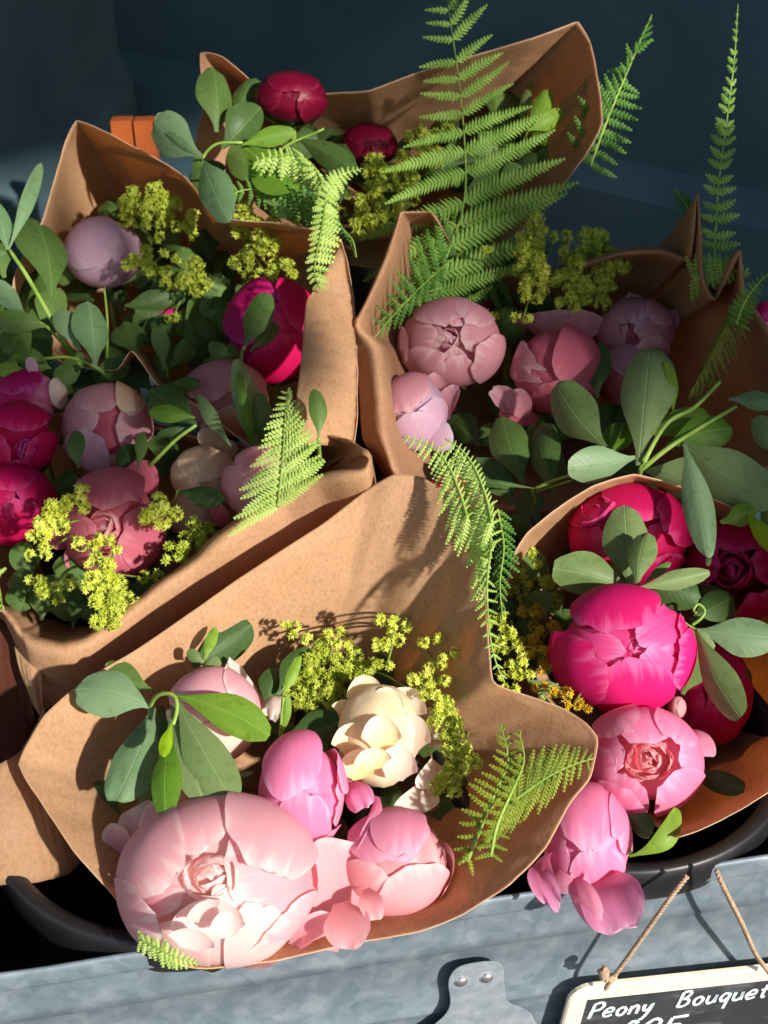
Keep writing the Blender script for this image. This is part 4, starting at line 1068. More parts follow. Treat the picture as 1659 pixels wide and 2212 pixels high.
f = peony('ruffled crimson pink peony behind the three leaves on the right', 1355, 1160, 1.2, 132, 114, M['crimson'], rz=112, core=M['crimson'], corer=.86)
f.petals([(.1, .0, 1.3, -.8, .6, .2), (-.3, -.1, -1.5, -.1, .55, .5, dict(ruff=.09)), (-.35, .35, -1.0, 1.1, .5, .9, dict(ruff=.09)), (.15, .3, .1, 1.5, .6, 1.1, dict(ruff=.06)), (.5, .1, 1.2, .8, .5, 1.6, dict(lip=.08)), (.3, -.4, .6, -1.5, .6, 1.0), (-.2, -.3, -.5, -1.5, .6, .8, dict(ruff=.07))])
f.ruffle(-.45, .45, .35, 8, M['crimson'], depth=.8, top=1.05, size=.24, seed=2)
f = peony('dark crimson peony in deep shade by the right edge', 1590, 1235, -.6, 112, 112, M['crimson'], rz=95, core=M['wine'], corer=.78)
f.petals([(.3, .1, 1.5, .2, .5, .2), (-.3, .1, -1.5, .3, .5, .6), (.0, .35, .1, 1.5, .6, .8), (-.3, -.3, -.6, -1.4, .5, .9), (.3, -.4, .7, -1.4, .5, 1.1)], ruff=.08)
f.ruffle(-.1, .05, .5, 16, M['crimson'], depth=.7, top=1.0, size=.24, seed=5)
f = peony('deep crimson peony low in the shade beside the long hanging leaf', 1530, 1500, -2.2, 98, 110, M['crimson'], rz=90, core=M['crimson'], corer=.92)
f.petals([(0, .0, 1.4, -.5, .7, .4), (-.1, 0, -1.5, -.4, .7, .8), (.1, .0, .1, 1.6, .7, 1.3), (.1, -.2, 0, -1.6, .6, 1.0)])
f = peony('small salmon bud tucked under the hot pink peony', 1463, 1528, -.5, 20, 28, M['salmon'], rz=20, core=M['salmon'], sepal=False)
f.petals([(0, 0, 1.4, -.2, .8, .4), (0, .2, -1.4, 0, .8, 1)])

# dusky pink bouquet, right of the middle
f = peony('mauve pink peony with a dark red hollow at its heart', 974, 742, 2.2, 108, 95, M['mauve'], rz=95, core=M['mauve'], corer=.80)
f.petals([(-.15, .05, -1.3, .6, .40, .0), (.12, .35, .2, 1.5, .42, .2), (.05, -.08, .0, -1.5, .36, .3), (-.30, .15, -1.5, .0, .52, .8), (.20, .08, 1.4, .3, .50, .7, dict(bulge=.02)), (-.10, .38, -.4, 1.5, .55, 1.3), (.3, .45, .9, 1.3, .42, 1.2),
          (-.22, -.12, -.9, -1.3, .46, 1.3), (.10, -.25, .1, -1.5, .40, 1.1), (.45, -.12, 1.3, -.9, .55, 1.8, dict(bulge=.04)), (-.75, -.1, -1.5, .3, .4, 1.6)], lip=.04)
f.ruffle(-.07, .12, .30, 12, M['mauve'], depth=.74, top=.98, size=.22, seed=11)
f.ruffle(-.05, .10, .10, 6, M['wine'], depth=.80, top=.93, size=.12, seed=12)
f = peony('pale mauve peony bud hanging at the lower left of the dusky bouquet', 893, 890, 1.2, 78, 88, M['mauve'], rz=80, core=M['lilac'], corer=.92)
f.petals([(.1, -.1, 1.4, -.5, .7, .3, dict(mat='lilac')), (.05, .0, .0, -1.6, .8, .9, dict(mat='lilac')), (-.1, .0, -.3, 1.6, .8, 1.4), (-.6, .3, -1.5, -.1, .4, 1.7)])
f.free([((960, 870, 0), (925, 812, 2.2), 66, dict(cup=-.6, ruff=.12, mat='mauve')), ((965, 905, 0), (985, 835, 1.8), 52, dict(cup=-.6, ruff=.15, mat='mauve', tilt=(-.5, 0))), ((905, 955, 0), (978, 935, 1.2), 74, dict(cup=.5, mat='lilac')), ((832, 830, 0), (848, 785, 2.0), 34, dict(cup=-.4, mat='mauve'))])
f = peony('dusky rose peony in the middle of the right hand bouquet', 1203, 800, 1.2, 98, 98, M['rose'], rz=92, core=M['rose'], corer=.92)
f.petals([(.1, -.1, 1.5, -.2, .7, .4), (-.4, -.1, -1.4, -.6, .6, .8), (.05, -.2, .0, -1.6, .7, .8), (.15, -.35, .2, 1.6, .68, 1.6, dict(bulge=.03)), (-.45, .0, -1.3, .7, .42, 2.0, dict(ruff=.08, mat='mauve', tear=.15))])
f.free([((1220, 755, -.5), (1222, 668, 2.2), 175, dict(cup=.4, mat='mauve', n=3, curl=.25, ruff=.08)), ((1130, 890, -.5), (1062, 838, 1.8), 56, dict(cup=-.6, mat='mauve', ruff=.1)), ((1140, 905, -.5), (1105, 842, 1.6), 60, dict(cup=-.5, mat='mauve')), ((1160, 910, -1), (1080, 880, 0.4), 60, dict(mat='rose'))])
f = peony('shaded mauve peony at the right rear of the dusky bouquet', 1372, 722, .2, 88, 80, M['mauve'], rz=80, core=M['rose'], corer=.86)
f.petals([(.0, .1, 1.4, .2, .6, .4), (-.2, .0, -1.4, .1, .6, .7, dict(ruff=.07)), (.0, .3, -.2, 1.5, .6, 1.0, dict(ruff=.06)), (.2, -.1, .3, -1.6, .6, 1.1), (.4, .3, .9, 1.2, .4, 1.4, dict(ruff=.08))])
f.ruffle(-.2, .1, .25, 6, M['rose'], depth=.8, top=1.04, size=.22, seed=7)
f.free([((1430, 720, 0), (1448, 668, 2), 60, dict(cup=-.4, mat='mauve', ruff=.15)), ((1370, 690, 0), (1350, 640, 2.2), 70, dict(cup=.4, mat='mauve', ruff=.15))])
f = peony('lower mauve body of a peony behind the leaf by the dusky rose one', 1352, 815, -1.2, 62, 75, M['rose'], rz=60, core=M['mauve'])
f.petals([(0, 0, 1.4, 0, .8, .5), (0, 0, -1.4, 0, .8, 1), (0, .1, 0, 1.6, .7, 1.4, dict(mat='mauve'))])

# left bouquet
f = peony('dusky rose peony behind the bright lime florets on the left', 246, 1132, .6, 112, 122, M['rose'], rz=105, core=M['rose'], corer=.84)
f.petals([(-.3, -.2, -1.5, -.2, .6, .5), (.0, -.5, -.1, -1.6, .6, .7), (.15, -.1, 1.55, -.4, .66, 1.3, dict(bulge=.03)), (-.05, .25, -.05, 1.6, .70, 1.8, dict(lip=.06))])
f.ruffle(-.2, -.05, .4, 10, M['coral'], depth=.7, top=.95, size=.26, seed=6)
f.free([((330, 1080, -1), (290, 1000, 1.6), 90, dict(cup=.5, mat='rose', tilt=(.4, .2))), ((150, 1180, -1), (110, 1150, .5), 50, dict(cup=-.4, mat='rose')), ((200, 1220, -2), (140, 1195, -.5), 60, dict(mat='rose', cup=-.3))])
f = peony('pale mauve peony in shade left of the paper corner', 230, 925, -.2, 100, 100, M['mauve'], rz=92, core=M['rose'], corer=.88)
f.petals([(-.2, .1, -1.5, .1, .6, .5), (.2, .0, 1.5, -.1, .66, 1.1), (-.1, .35, -.2, 1.5, .6, .8), (-.2, -.1, -.6, -1.4, .55, 1.3, dict(mat='lilac')), (.35, .3, .5, 1.5, .36, 1.8, dict(mat='peach')), (.1, -.5, .3, -1.5, .6, .9)])
f = peony('magenta and white peony bud with a curled tip at the left edge', 66, 853, .6, 78, 58, M['magenta'], rz=64, core=M['rosepink'], corer=.85)
f.petals([(.1, .0, -1.4, -.3, .7, .4), (-.1, .1, -.6, 1.5, .7, 1.1), (.1, -.3, -.1, -1.5, .6, .8, dict(mat='rosepink')), (.45, .25, 1.4, -.5, .60, 1.8, dict(mat='ivory'))])
f.free([((78, 815, 2), (62, 772, 3.4), 28, dict(mat='lilac', cup=-.6, bulge=.2))])
f = peony('crimson peony with a pink frilled centre at the left edge', 40, 950, 1.0, 84, 82, M['crimson'], rz=78, core=M['crimson'], corer=.85)
f.petals([(.0, .2, .1, 1.6, .8, 1.8, dict(bulge=.03)), (.2, -.2, 1.4, -.4, .6, .8), (-.2, -.2, -1.4, -.4, .6, .9), (.0, -.5, .2, -1.5, .5, .6)])
f.ruffle(.2, -.25, .35, 10, M['magenta'], depth=.78, top=1.03, size=.2, seed=9)
f = peony('dark crimson peony below the frilled one at the left edge', 30, 1090, -1.0, 96, 90, M['crimson'], rz=80, core=M['wine'])
f.petals([(0, 0, -1.4, .6, .6, .5), (.1, .1, 1.4, .5, .6, .9), (0, .1, .3, -1.6, .7, 1.2), (.0, .3, -.4, 1.5, .6, 1.1)])
f = peony('peach coloured peony above the dark pointed leaf', 443, 1028, .2, 76, 66, M['peach'], rz=66, core=M['peach'], corer=.94)
f.petals([(.1, .0, 1.4, .2, .7, .4), (-.1, .1, -1.4, -.4, .7, .8), (.0, -.2, .0, 1.6, .9, 1.3)])
f.free([((495, 985, -.5), (432, 930, 1.6), 52, dict(cup=.5, mat='peach')), ((470, 1010, -.5), (500, 950, 1), 50, dict(cup=.4, mat='peach'))])
f = peony('peach peony low in the shade beside the olive florets', 412, 1115, -1.6, 56, 52, M['peach'], rz=50, core=M['peach'])
f.petals([(0, 0, 1.4, .2, .8, .5), (0, 0, -1.4, 0, .8, 1), (0, -.1, 0, 1.6, .8, 1.4)])
f = peony('shaded peach pink peony behind the paper corner and the pointed bud', 485, 862, .6, 98, 86, M['peach'], rz=80, core=M['mauve'], corer=.92)
f.petals([(.2, .0, 1.5, .2, .7, .5), (.1, -.2, .3, -1.6, .8, .6), (-.1, .0, -.5, 1.5, .7, 1.2, dict(mat='mauve')), (.4, .3, .7, 1.4, .5, 1.6, dict(mat='salmon'))])
f = peony('rose pink peony behind the flat sunlit fern', 578, 1045, 2.6, 103, 86, M['salmon'], rz=84, core=M['salmon'], corer=.93)
f.petals([(.3, .0, 1.5, .2, .8, .4), (-.2, -.2, -1.5, -.2, .8, .8), (.0, -.1, .1, 1.6, .8, 1.2), (.1, -.3, -.2, -1.6, .7, 1.4)])
f.free([((555, 975, 1), (562, 902, 3.0), 66, dict(mat='mauve', cup=-.4)), ((640, 1000, 1), (660, 935, 3.0), 52, dict(mat='rosepink', cup=-.3)), ((490, 1140, 0), (462, 1085, 2.6), 36, dict(mat='rose', cup=-.3))])

# upper left bouquet
f = peony('round lilac peony bud by the upper left paper', 224, 546, 1.0, 86, 78, M['lilac'], rz=76, core=M['lilac'], corer=.95)
f.petals([(.2, -.1, 1.5, -.1, .8, .3), (-.2, -.3, -.4, -1.6, .9, .6), (-.1, -.35, -.2, 1.6, .95, 1.0)])
f = peony('magenta peony half hidden by the sunlit paper fold', 590, 715, 2.5, 108, 118, M['magenta'], rz=90, core=M['magenta'], corer=.94)
f.petals([(.0, .0, 1.5, .1, .8, .4, dict(mat='crimson')), (.1, -.1, .2, -1.6, .8, .6, dict(mat='crimson')), (-.15, -.05, -.9, 1.2, .68, 1.4), (.35, .1, .6, 1.4, .6, 1.0, dict(mat='crimson'))])
f = peony('dim magenta peony deep between the leaves', 345, 688, -1.5, 62, 40, M['magenta'], rz=44, core=M['crimson'])
f.petals([(0, 0, 1.4, .2, .8, .5), (0, 0, -1.4, 0, .8, 1), (0, -.1, 0, 1.6, .8, 1.4)], ruff=.08)
# rear bouquet
f = peony('glossy dark red peony bud at the top of the rear bouquet', 629, 212, 10.0, 80, 57, M['wine'], rz=58, core=M['wine'], corer=.94)
f.petals([(.15, -.1, 1.5, .0, .7, .4), (-.2, .1, -1.5, .1, .7, .8), (.05, .2, .0, 1.6, .8, 1.2), (.35, -.05, .8, -1.4, .5, 1.6), (-.6, -.75, -.6, -1.5, .5, 1.6, dict(mat='leafdark')), (.5, -.85, .4, -1.6, .4, 1.9, dict(mat='leafdark'))])
f = peony('second dark red peony bud in shade beneath the tall fern', 797, 315, 4.5, 66, 48, M['wine'], rz=50, core=M['wine'], corer=.94)
f.petals([(.1, .0, 1.5, .0, .8, .4), (-.1, .1, -1.5, .1, .8, .8), (.0, .0, .0, 1.6, .8, 1.2), (0, -.3, 0, -1.6, .6, 1.0)])
f = Flower('peony_bud', 'closed green and red peony bud beside the mauve peony', 'peony bud', 1102, 703, .6, 37, 48, M['leafdark'], rz=36, core=M['leafdark'], group='closed peony buds')
f.petals([(.1, .2, -1.4, -.4, .9, .4), (.3, -.1, 1.4, .3, .7, .9, dict(mat='rose')), (.1, .1, .2, -1.6, .8, 1.4)])
f = Flower('peony_bud', 'small brownish peony bud half hidden left of the green and red bud', 'peony bud', 1035, 668, .2, 34, 30, M['leafdark'], rz=30, core=M['leafdark'], group='closed peony buds')
f.petals([(.1, .2, -1.4, -.4, .9, .4), (.1, -.1, 1.4, .3, .7, .9, dict(mat='wine'))])
f = Flower('flower_bud', 'single violet petal tip of a flower at the far right edge', 'flower', 1650, 690, 2, 26, 40, M['lilac'], rz=24, core=M['magenta'])
f.petals([(0, 0, -.4, 1.5, .8, .6, dict(mat='magenta')), (0, -.2, .5, -1.5, .7, 1.1, dict(mat='rosepink'))])
f = Flower('peony_bud', 'pointed green bud sepal with pale edges beside the flat fern', 'peony bud', 548, 900, 3.2, 34, 60, M['leafdark'], rz=24, core=M['leafdark'], group='closed peony buds', sepal=False)
f.free([((560, 965, 2), (509, 775, 7.5), 66, dict(mat='leaf', cup=.5, m=.4, n=1.6, fold=.3, bulge=.08, ruff=.02)), ((570, 960, 2), (560, 850, 5.5), 60, dict(mat='leafdark', cup=.5, m=.4, n=1.6)), ((545, 965, 2.4), (515, 800, 7.0), 26, dict(mat='leafbright', cup=.4, m=.4, n=1.4))])
f = peony('wine dark peony in the shade at the lower left edge', 5, 1500, -4.5, 60, 66, M['wine'], rz=55, core=M['wine'])
f.petals([(0, 0, 1.4, .2, .8, .5), (0, 0, -1.4, 0, .8, 1), (0, -.1, 0, 1.6, .8, 1.4)])
f = peony('dark crimson peony glimpsed behind the drooping fern', 985, 1090, -1.0, 78, 66, M['crimson'], rz=60, core=M['wine'])
f.petals([(0, 0, 1.4, .2, .8, .5), (0, 0, -1.4, 0, .8, 1), (0, -.1, 0, 1.6, .8, 1.4)], ruff=.06)
# ------------------------------------------------------------------ leaves
sprig('large leaflets hanging over the blush peonies from a bent stem', [
 (330,1492,3.2, 222,1442,3.4, 70,'leafdark'), (326,1526,4.2, 158,1488,4.6, 112,'leafblue',dict(side=.15,tilt=(.2,.2))), (332,1528,4.2, 250,1725,4.2, 104,'leafblue',dict(side=-.15,tilt=(-.1,.2))),
 (345,1525,3.4, 400,1640,3.0, 80,'leafdark'), (372,1522,4.6, 440,1738,4.4, 92,'leaf'), (384,1516,5.4, 502,1722,5.2, 104,'leaf',dict(side=.12,tilt=(.1,.1))), (384,1504,6.0, 583,1588,5.6, 88,'leafbright',dict(side=-.25,tilt=(.2,-.1))),
 (378,1502,6.2, 462,1524,6.0, 18,'leafbright'), (372,1590,4.9, 357,1764,5.2, 72,'leafbright',dict(side=.05,tilt=(-.3,.1))), (372,1562,6.2, 345,1645,6.4, 30,'leaflime',dict(curl=.2))],
 [[(300,1700,-2),(322,1600,1),(325,1530,4),(340,1503,5.6),(365,1498,6.2),(380,1508,6.2),(382,1535,6),(374,1565,6)]])
sprig('small rounded leaflets above the pale blush peony', [
 (415,1440,2.4, 548,1348,3.0, 96,'leafdark'), (442,1428,3.8, 467,1354,4.6, 27,'leafbright'), (440,1432,3.8, 404,1405,4.2, 28,'leaf'), (444,1438,3.9, 477,1427,4.2, 30,'leaf')], [[(430,1520,-2),(438,1460,2),(441,1425,3.8)]])
sprig('upright leaflets between the blush peony and the lime florets', [
 (600,1500,2.2, 670,1405,2.6, 78,'leafdark'), (606,1592,3.2, 622,1500,5.2, 20,'leafbright',dict(side=.35)), (610,1505,4.6, 648,1415,5.6, 26,'leafbright',dict(side=.1)), (610,1600,1.8, 738,1560,2.0, 96,'leafdark'),
 (575,1530,1.5, 600,1440,2.0, 60,'leafdark'), (640,1600,1,700,1640,1.2,70,'leafdark'), (500,1682,2.2, 548,1668,2.6, 12,'leaf')], [[(600,1700,-2),(606,1600,2),(612,1505,4.4)]])
sprig('dark leaflets in the shade at the left inside the front wrap', [
 (260,1760,-.5, 205,1690,.5, 60,'leafdark'), (250,1775,-.5, 165,1750,0, 60,'leafdark'), (300,1740,0, 330,1700,.6, 50,'leaf'), (230,1790,-1, 190,1830,-1, 56,'leafdark')], [[(320,1830,-4),(280,1780,-1),(250,1765,-.5)]])
sprig('four grey green leaflets fanned above the hot pink peony', [
 (1352,1268,3.0, 1345,1180,2.4, 80,'leafdark'), (1362,1266,4.4, 1350,1088,5.2, 108,'leaf',dict(tilt=(.1,.25))), (1376,1268,5.2, 1397,1146,6.4, 68,'leaf',dict(fold=.3)), (1360,1272,3.6, 1195,1228,5.0, 100,'leaf',dict(side=.15,tilt=(.2,-.1))),
 (1378,1270,5.6, 1537,1238,6.2, 46,'leaf',dict(fold=.35)), (1385,1274,4.2, 1514,1290,4.4, 84,'leafdark',dict(side=-.15)), (1390,1262,4.6, 1450,1214,5.0, 20,'leafdark')], [[(1365,1330,-1),(1370,1290,3.2),(1370,1266,5)]])
sprig('three grey green leaflets on the right of the hot pink peony', [
 (1508,1362,4.2, 1680,1378,4.6, 92,'leafblue',dict(side=.1)), (1502,1358,4.6, 1600,1550,4.6, 84,'leaf',dict(side=.18)), (1476,1346,4.4, 1540,1408,3.6, 44,'leaf'), (1475,1500,1.6, 1510,1390,2.2, 76,'leafdark'), (1490,1340,2.4, 1588,1285,2.0, 76,'leafdark')],
 [[(1500,1450,-2),(1500,1400,2),(1506,1360,4.4)],[(1506,1362,4.4),(1480,1345,4.6),(1474,1332,4.8),.0008],[(1495,1350,4.4),(1515,1335,4.8),(1522,1318,5.0),(1508,1305,5.2),(1498,1318,5.0),(1505,1325,5.0),.0011]])
sprig('broad grey green leaflets on a yellow stem in the right middle', [
 (1380,1005,5.2, 1404,740,7.0, 124,'leaf',dict(tilt=(-.15,.2))), (1308,966,4.4, 1200,826,5.0, 104,'leaf',dict(side=-.12,tilt=(-.3,.2))), (1372,988,5.6, 1226,1010,6.2, 86,'leafblue',dict(side=-.1)),
 (1392,1014,4.6, 1560,1060,4.4, 100,'leaf'), (1320,985,3.4, 1350,910,4.0, 66,'leafbright'), (1385,1020,4.2, 1400,1090,3.8, 60,'leaf'), (1455,890,6.4, 1440,775,7.6, 40,'leafbright'), (1290,860,2.0, 1298,745,2.6, 58,'leafdark')],
 [[(1372,1090,0),(1380,1040,3.4),(1390,1000,5.4),(1440,915,6.6),(1500,880,7.2),(1555,825,8.0),.0019],[(1385,1015,4.8),(1440,970,6.2),(1510,925,7.0),(1590,878,7.6),.0019],[(1155,1056,2.4),(1190,1040,3.4),(1236,1026,4.4),.0015],[(1158,1062,2.0),(1235,1038,3.8),.0012]])
sprig('sprig of light leaflets reaching past the right edge', [
 (1478,958,6.8, 1528,1194,6.6, 70,'leafblue',dict(tilt=(.1,.2))), (1476,956,6.4, 1680,1085,5.6, 120,'leaf',dict(side=.15)), (1560,1130,4.8, 1636,1100,5.0, 52,'leafbright'), (1612,1105,4.8, 1690,1200,5.2, 44,'leaflime'), (1440,962,6.0, 1582,925,6.6, 84,'leafbright',dict(side=-.1)),
 (1400,940,5.4, 1530,890,6.6, 60,'leafbright'), (1574,862,8.0, 1680,872,8.2, 46,'leafblue'), (1690,990,6.0, 1630,900,7.4, 60,'leaf'), (1640,1090,4, 1700,1140,4, 70,'leaf'), (1535,1190,4.2,1528,1225,4.6,12,'leaf')],
 [[(1545,1130,2),(1480,1105,3),(1470,1110,2),.0014],[(1700,1060,4),(1600,1100,4.8),(1556,1128,4.8),.0014]])
sprig('dark leaflets in shade between the dusky roses and the brown paper', [
 (1130,1045,1.2, 1085,895,2.0, 92,'leafdark'), (1200,1075,1.2, 1165,905,2.0, 78,'leafdark'), (1110,1090,.6, 1030,990,1.2, 96,'leafdark'), (1160,1130,0, 1130,1060,.8, 70,'leafdark'), (1080,1120,0, 1150,1150,0, 60,'leafdark'), (1160,1056,2.4, 1000,1035,3.2, 14,'leafdark')], [[(1180,1180,-3),(1160,1100,0),(1150,1056,2.2)]])
sprig('pale green sprig in front of the navy wall at the left edge', [
 (18,540,7.0, 88,354,10, 34,'leafblue'), (16,540,7, -14,430,9.5, 50,'leafblue'), (14,545,7, -40,560,8, 40,'leafblue'), (112,645,3.4, 66,466,5.0, 118,'leafdark',dict(side=.1)), (60,690,5.0, -14,605,6.4, 48,'leafblue'), (100,705,4.4, -20,690,5.2, 56,'leafdark'), (70,700,3, 10,760,3, 70,'leafdark'), (10,600,3,-30,520,4,80,'leafdark')],
 [[(180,800,-1),(120,705,3.6),(60,600,5.8),(20,540,7.0),.0022],[(150,760,1),(100,705,4.2),(60,688,5.0),.0014]])
sprig('pair of pale blue green leaflets left of the lilac bud', [
 (172,758,3.6, 128,668,4.8, 66,'leafblue'), (206,792,3.6, 192,645,5.2, 86,'leafblue'), (205,800,2, 280,790,2, 60,'leafdark'), (180,790,1.5, 120,820,1.8, 50,'leafdark'), (70,790,2.4, 20,735,3,40,'leafdark'), (60,800,2.4, -10,800,3, 36,'leafbright'), (90,775,2.2, 25,770,2.8, 26,'leafbright')],
 [[(260,840,-2),(210,795,2.6),(150,772,2.6),(90,775,2.4)],[(230,800,0),(232,700,1.5),(225,620,2.0),.0012]])
sprig('dark leaflets in the hollow of the upper left bouquet', [
 (352,800,1.6, 340,706,2.6, 42,'leaf'), (368,792,1.6, 424,728,2.4, 46,'leafdark'), (440,780,1.6, 562,742,2.4, 46,'leafdark'), (300,770,.6, 270,690,1.2, 80,'leafdark'), (420,740,.2, 400,660,.8, 90,'leafdark'), (270,660,1, 370,645,1.2, 56,'leafdark'), (300,720,0, 360,700,0, 60,'leafdark'), (480,720,.6,460,640,1,60,'leafdark')],
 [[(370,860,-3),(360,800,1.2),(352,780,1.8)]])
sprig('narrow pointed leaf lying in front of the magenta peony', [
 (528,750,7.0, 578,632,8.4, 62,'leafdark'), (500,770,4, 450,745,4.6, 40,'leafdark'), (540,760,6, 600,700,6.6, 40,'leafdark')], [[(520,820,-1),(522,770,4.5),(528,750,7.0)]])
sprig('green leaflets on a pale stem in the left bouquet', [
 (425,918,3.8, 322,838,4.4, 78,'leafdark'), (422,902,4.4, 322,888,5.0, 42,'leafbright'), (500,965,3.4, 430,855,4.6, 34,'leaf'), (420,925,3.2, 340,940,3.2, 24,'leafdark'), (360,830,3.4, 434,828,3.8, 34,'leafdark'), (300,1010,1.4, 310,930,2.4, 30,'leafdark'), (170,1010,2.2, 162,930,3.0, 44,'leafdark'), (250,1020,.8, 290,960,1.4, 50,'leafdark')],
 [[(290,1040,-2),(330,1000,1.4),(380,950,3.0),(424,918,4.0),.0018]])
sprig('dark pointed leaf below the peach peony', [
 (384,1062,2.8, 482,1078,3.2, 48,'leafdark'), (300,1190,-1, 340,1150,-.5, 60,'leafdark'), (345,1000,-1, 370,940,-.6,90,'leafdark')], [[(380,1180,-4),(375,1100,0),(384,1062,2.8)]])
sprig('dark narrow leaf standing before the sunlit paper fold', [(688,945,9.6, 680,838,11.5, 42,'leafdark',dict(side=.2))], [[(690,990,7),(689,960,9),(688,945,9.6)]])
sprig('dark leaflets left of the red bud in the rear bouquet', [
 (468,285,9.4, 458,150,12.4, 88,'leafdark'), (480,320,8.6, 566,232,10.6, 90,'leafdark'), (436,338,9.4, 326,256,10.4, 96,'leafblue',dict(side=-.1)), (438,344,10.4, 352,282,11.2, 22,'leafblue'), (440,348,9.4, 494,476,8.0, 84,'leafblue'), (510,260,8.6, 552,165,10.4, 60,'leafdark'),
 (524,312,10.4, 634,284,11, 46,'leafbright'), (524,314,9.8, 660,400,9.4, 116,'leafbright',dict(side=.15)), (530,320,8.8, 612,436,7.8, 84,'leaf'), (640,298,7, 764,365,7, 60,'leafdark'), (470,400,5, 430,350,6, 90,'leafdark'), (600,330,5,690,300,6,70,'leafdark'), (680,380,4,740,430,4,80,'leafdark'), (560,400,4,640,450,4,80,'leafdark'), (420,330,7,470,430,6,80,'leafdark')],
 [[(440,440,2),(436,370,8),(442,335,9.4),(470,310,10.4),(524,308,10.4),.0016],[(580,420,1),(600,330,6),(700,278,8),.0014]])
sprig('yellow green leaflets right of the tall fern', [
 (1140,278,7.4, 1186,194,8.6, 46,'leafbright'), (1140,282,7.4, 1218,240,8.2, 42,'leafbright'), (1144,286,7.2, 1182,312,7.0, 26,'leafbright'), (1180,322,4.4, 1260,268,5.4, 78,'leafblue'), (1125,300,5.6, 1148,172,7.4, 26,'leaf'), (1140,350,3.6, 1195,350,4.0, 60,'leafdark'), (1110,330,4, 1080,250,5, 70,'leafdark'), (1180,400,3, 1200,340,4, 60,'leafdark'), (1060,300,3, 1100,200,4,60,'leafdark')],
 [[(1080,420,-1),(1120,330,4),(1140,282,7.2),.0014]])
sprig('light green curled leaf under the open pink peony', [(1360,1850,.8, 1470,1745,2.4, 50,'leafbright',dict(side=.75,bulge=.2,fold=0)), (1350,1760,.5, 1410,1800,.8, 56,'leafdark')], [[(1340,1700,-3),(1350,1790,-1),(1362,1848,.8)]])
sprig('dark leaf lying on the shaded paper at the far right', [(1480,1660,-.4, 1610,1705,.6, 52,'leafdark'), (1500,1250,-.2,1570,1330,.2,70,'leafdark')], [[(1420,1640,-4),(1480,1660,-.4)]])
sprig('small leaf between the lime florets and the hot pink peony', [(1140,1468,2.6, 1215,1500,2.4, 34,'leaf'), (1160,1440,1.4, 1195,1400,1.4, 50,'leafblue'), (1150,1400,.6, 1120,1340,.8, 70,'leafdark'), (1180,1340,.4, 1150,1280,.8, 80,'leafdark'), (1120,1250,.2, 1180,1200,.4, 80,'leafdark')], [[(1200,1540,-3),(1150,1480,2),(1140,1466,2.6)]])

# shaded filling of leaves deep in each bouquet
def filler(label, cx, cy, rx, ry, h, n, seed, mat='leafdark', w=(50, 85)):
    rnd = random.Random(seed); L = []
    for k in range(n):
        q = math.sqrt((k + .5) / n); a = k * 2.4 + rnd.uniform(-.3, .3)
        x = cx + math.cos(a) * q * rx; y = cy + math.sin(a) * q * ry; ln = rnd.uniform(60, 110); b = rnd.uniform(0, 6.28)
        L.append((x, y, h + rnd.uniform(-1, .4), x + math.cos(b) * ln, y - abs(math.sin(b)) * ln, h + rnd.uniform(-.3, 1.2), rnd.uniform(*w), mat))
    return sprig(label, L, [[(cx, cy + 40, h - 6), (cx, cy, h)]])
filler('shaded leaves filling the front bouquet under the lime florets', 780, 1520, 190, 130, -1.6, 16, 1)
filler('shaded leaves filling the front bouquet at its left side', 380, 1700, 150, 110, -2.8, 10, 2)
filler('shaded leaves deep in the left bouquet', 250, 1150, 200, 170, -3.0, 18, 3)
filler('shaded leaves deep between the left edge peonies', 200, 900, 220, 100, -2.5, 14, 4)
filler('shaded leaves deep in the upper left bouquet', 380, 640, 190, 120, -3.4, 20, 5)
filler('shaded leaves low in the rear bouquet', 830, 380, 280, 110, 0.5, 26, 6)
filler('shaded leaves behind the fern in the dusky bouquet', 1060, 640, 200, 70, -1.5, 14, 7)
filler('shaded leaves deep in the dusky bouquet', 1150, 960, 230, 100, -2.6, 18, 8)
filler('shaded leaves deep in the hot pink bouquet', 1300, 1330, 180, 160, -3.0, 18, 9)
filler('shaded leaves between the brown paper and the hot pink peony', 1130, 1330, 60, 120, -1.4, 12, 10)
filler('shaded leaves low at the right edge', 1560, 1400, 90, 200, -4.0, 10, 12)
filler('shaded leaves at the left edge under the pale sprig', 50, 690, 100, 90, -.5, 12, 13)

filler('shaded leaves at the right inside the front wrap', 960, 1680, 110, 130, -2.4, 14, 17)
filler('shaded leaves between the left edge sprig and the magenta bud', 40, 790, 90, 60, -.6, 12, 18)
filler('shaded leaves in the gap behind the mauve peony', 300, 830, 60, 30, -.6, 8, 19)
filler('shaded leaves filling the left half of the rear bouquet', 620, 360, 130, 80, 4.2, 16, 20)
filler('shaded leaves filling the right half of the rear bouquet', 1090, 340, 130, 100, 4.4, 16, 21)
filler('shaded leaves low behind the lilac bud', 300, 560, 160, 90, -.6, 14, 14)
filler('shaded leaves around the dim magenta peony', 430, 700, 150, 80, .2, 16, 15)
filler('shaded leaves at the bottom corner of the left bouquet', 130, 1300, 130, 60, -1.5, 12, 16)
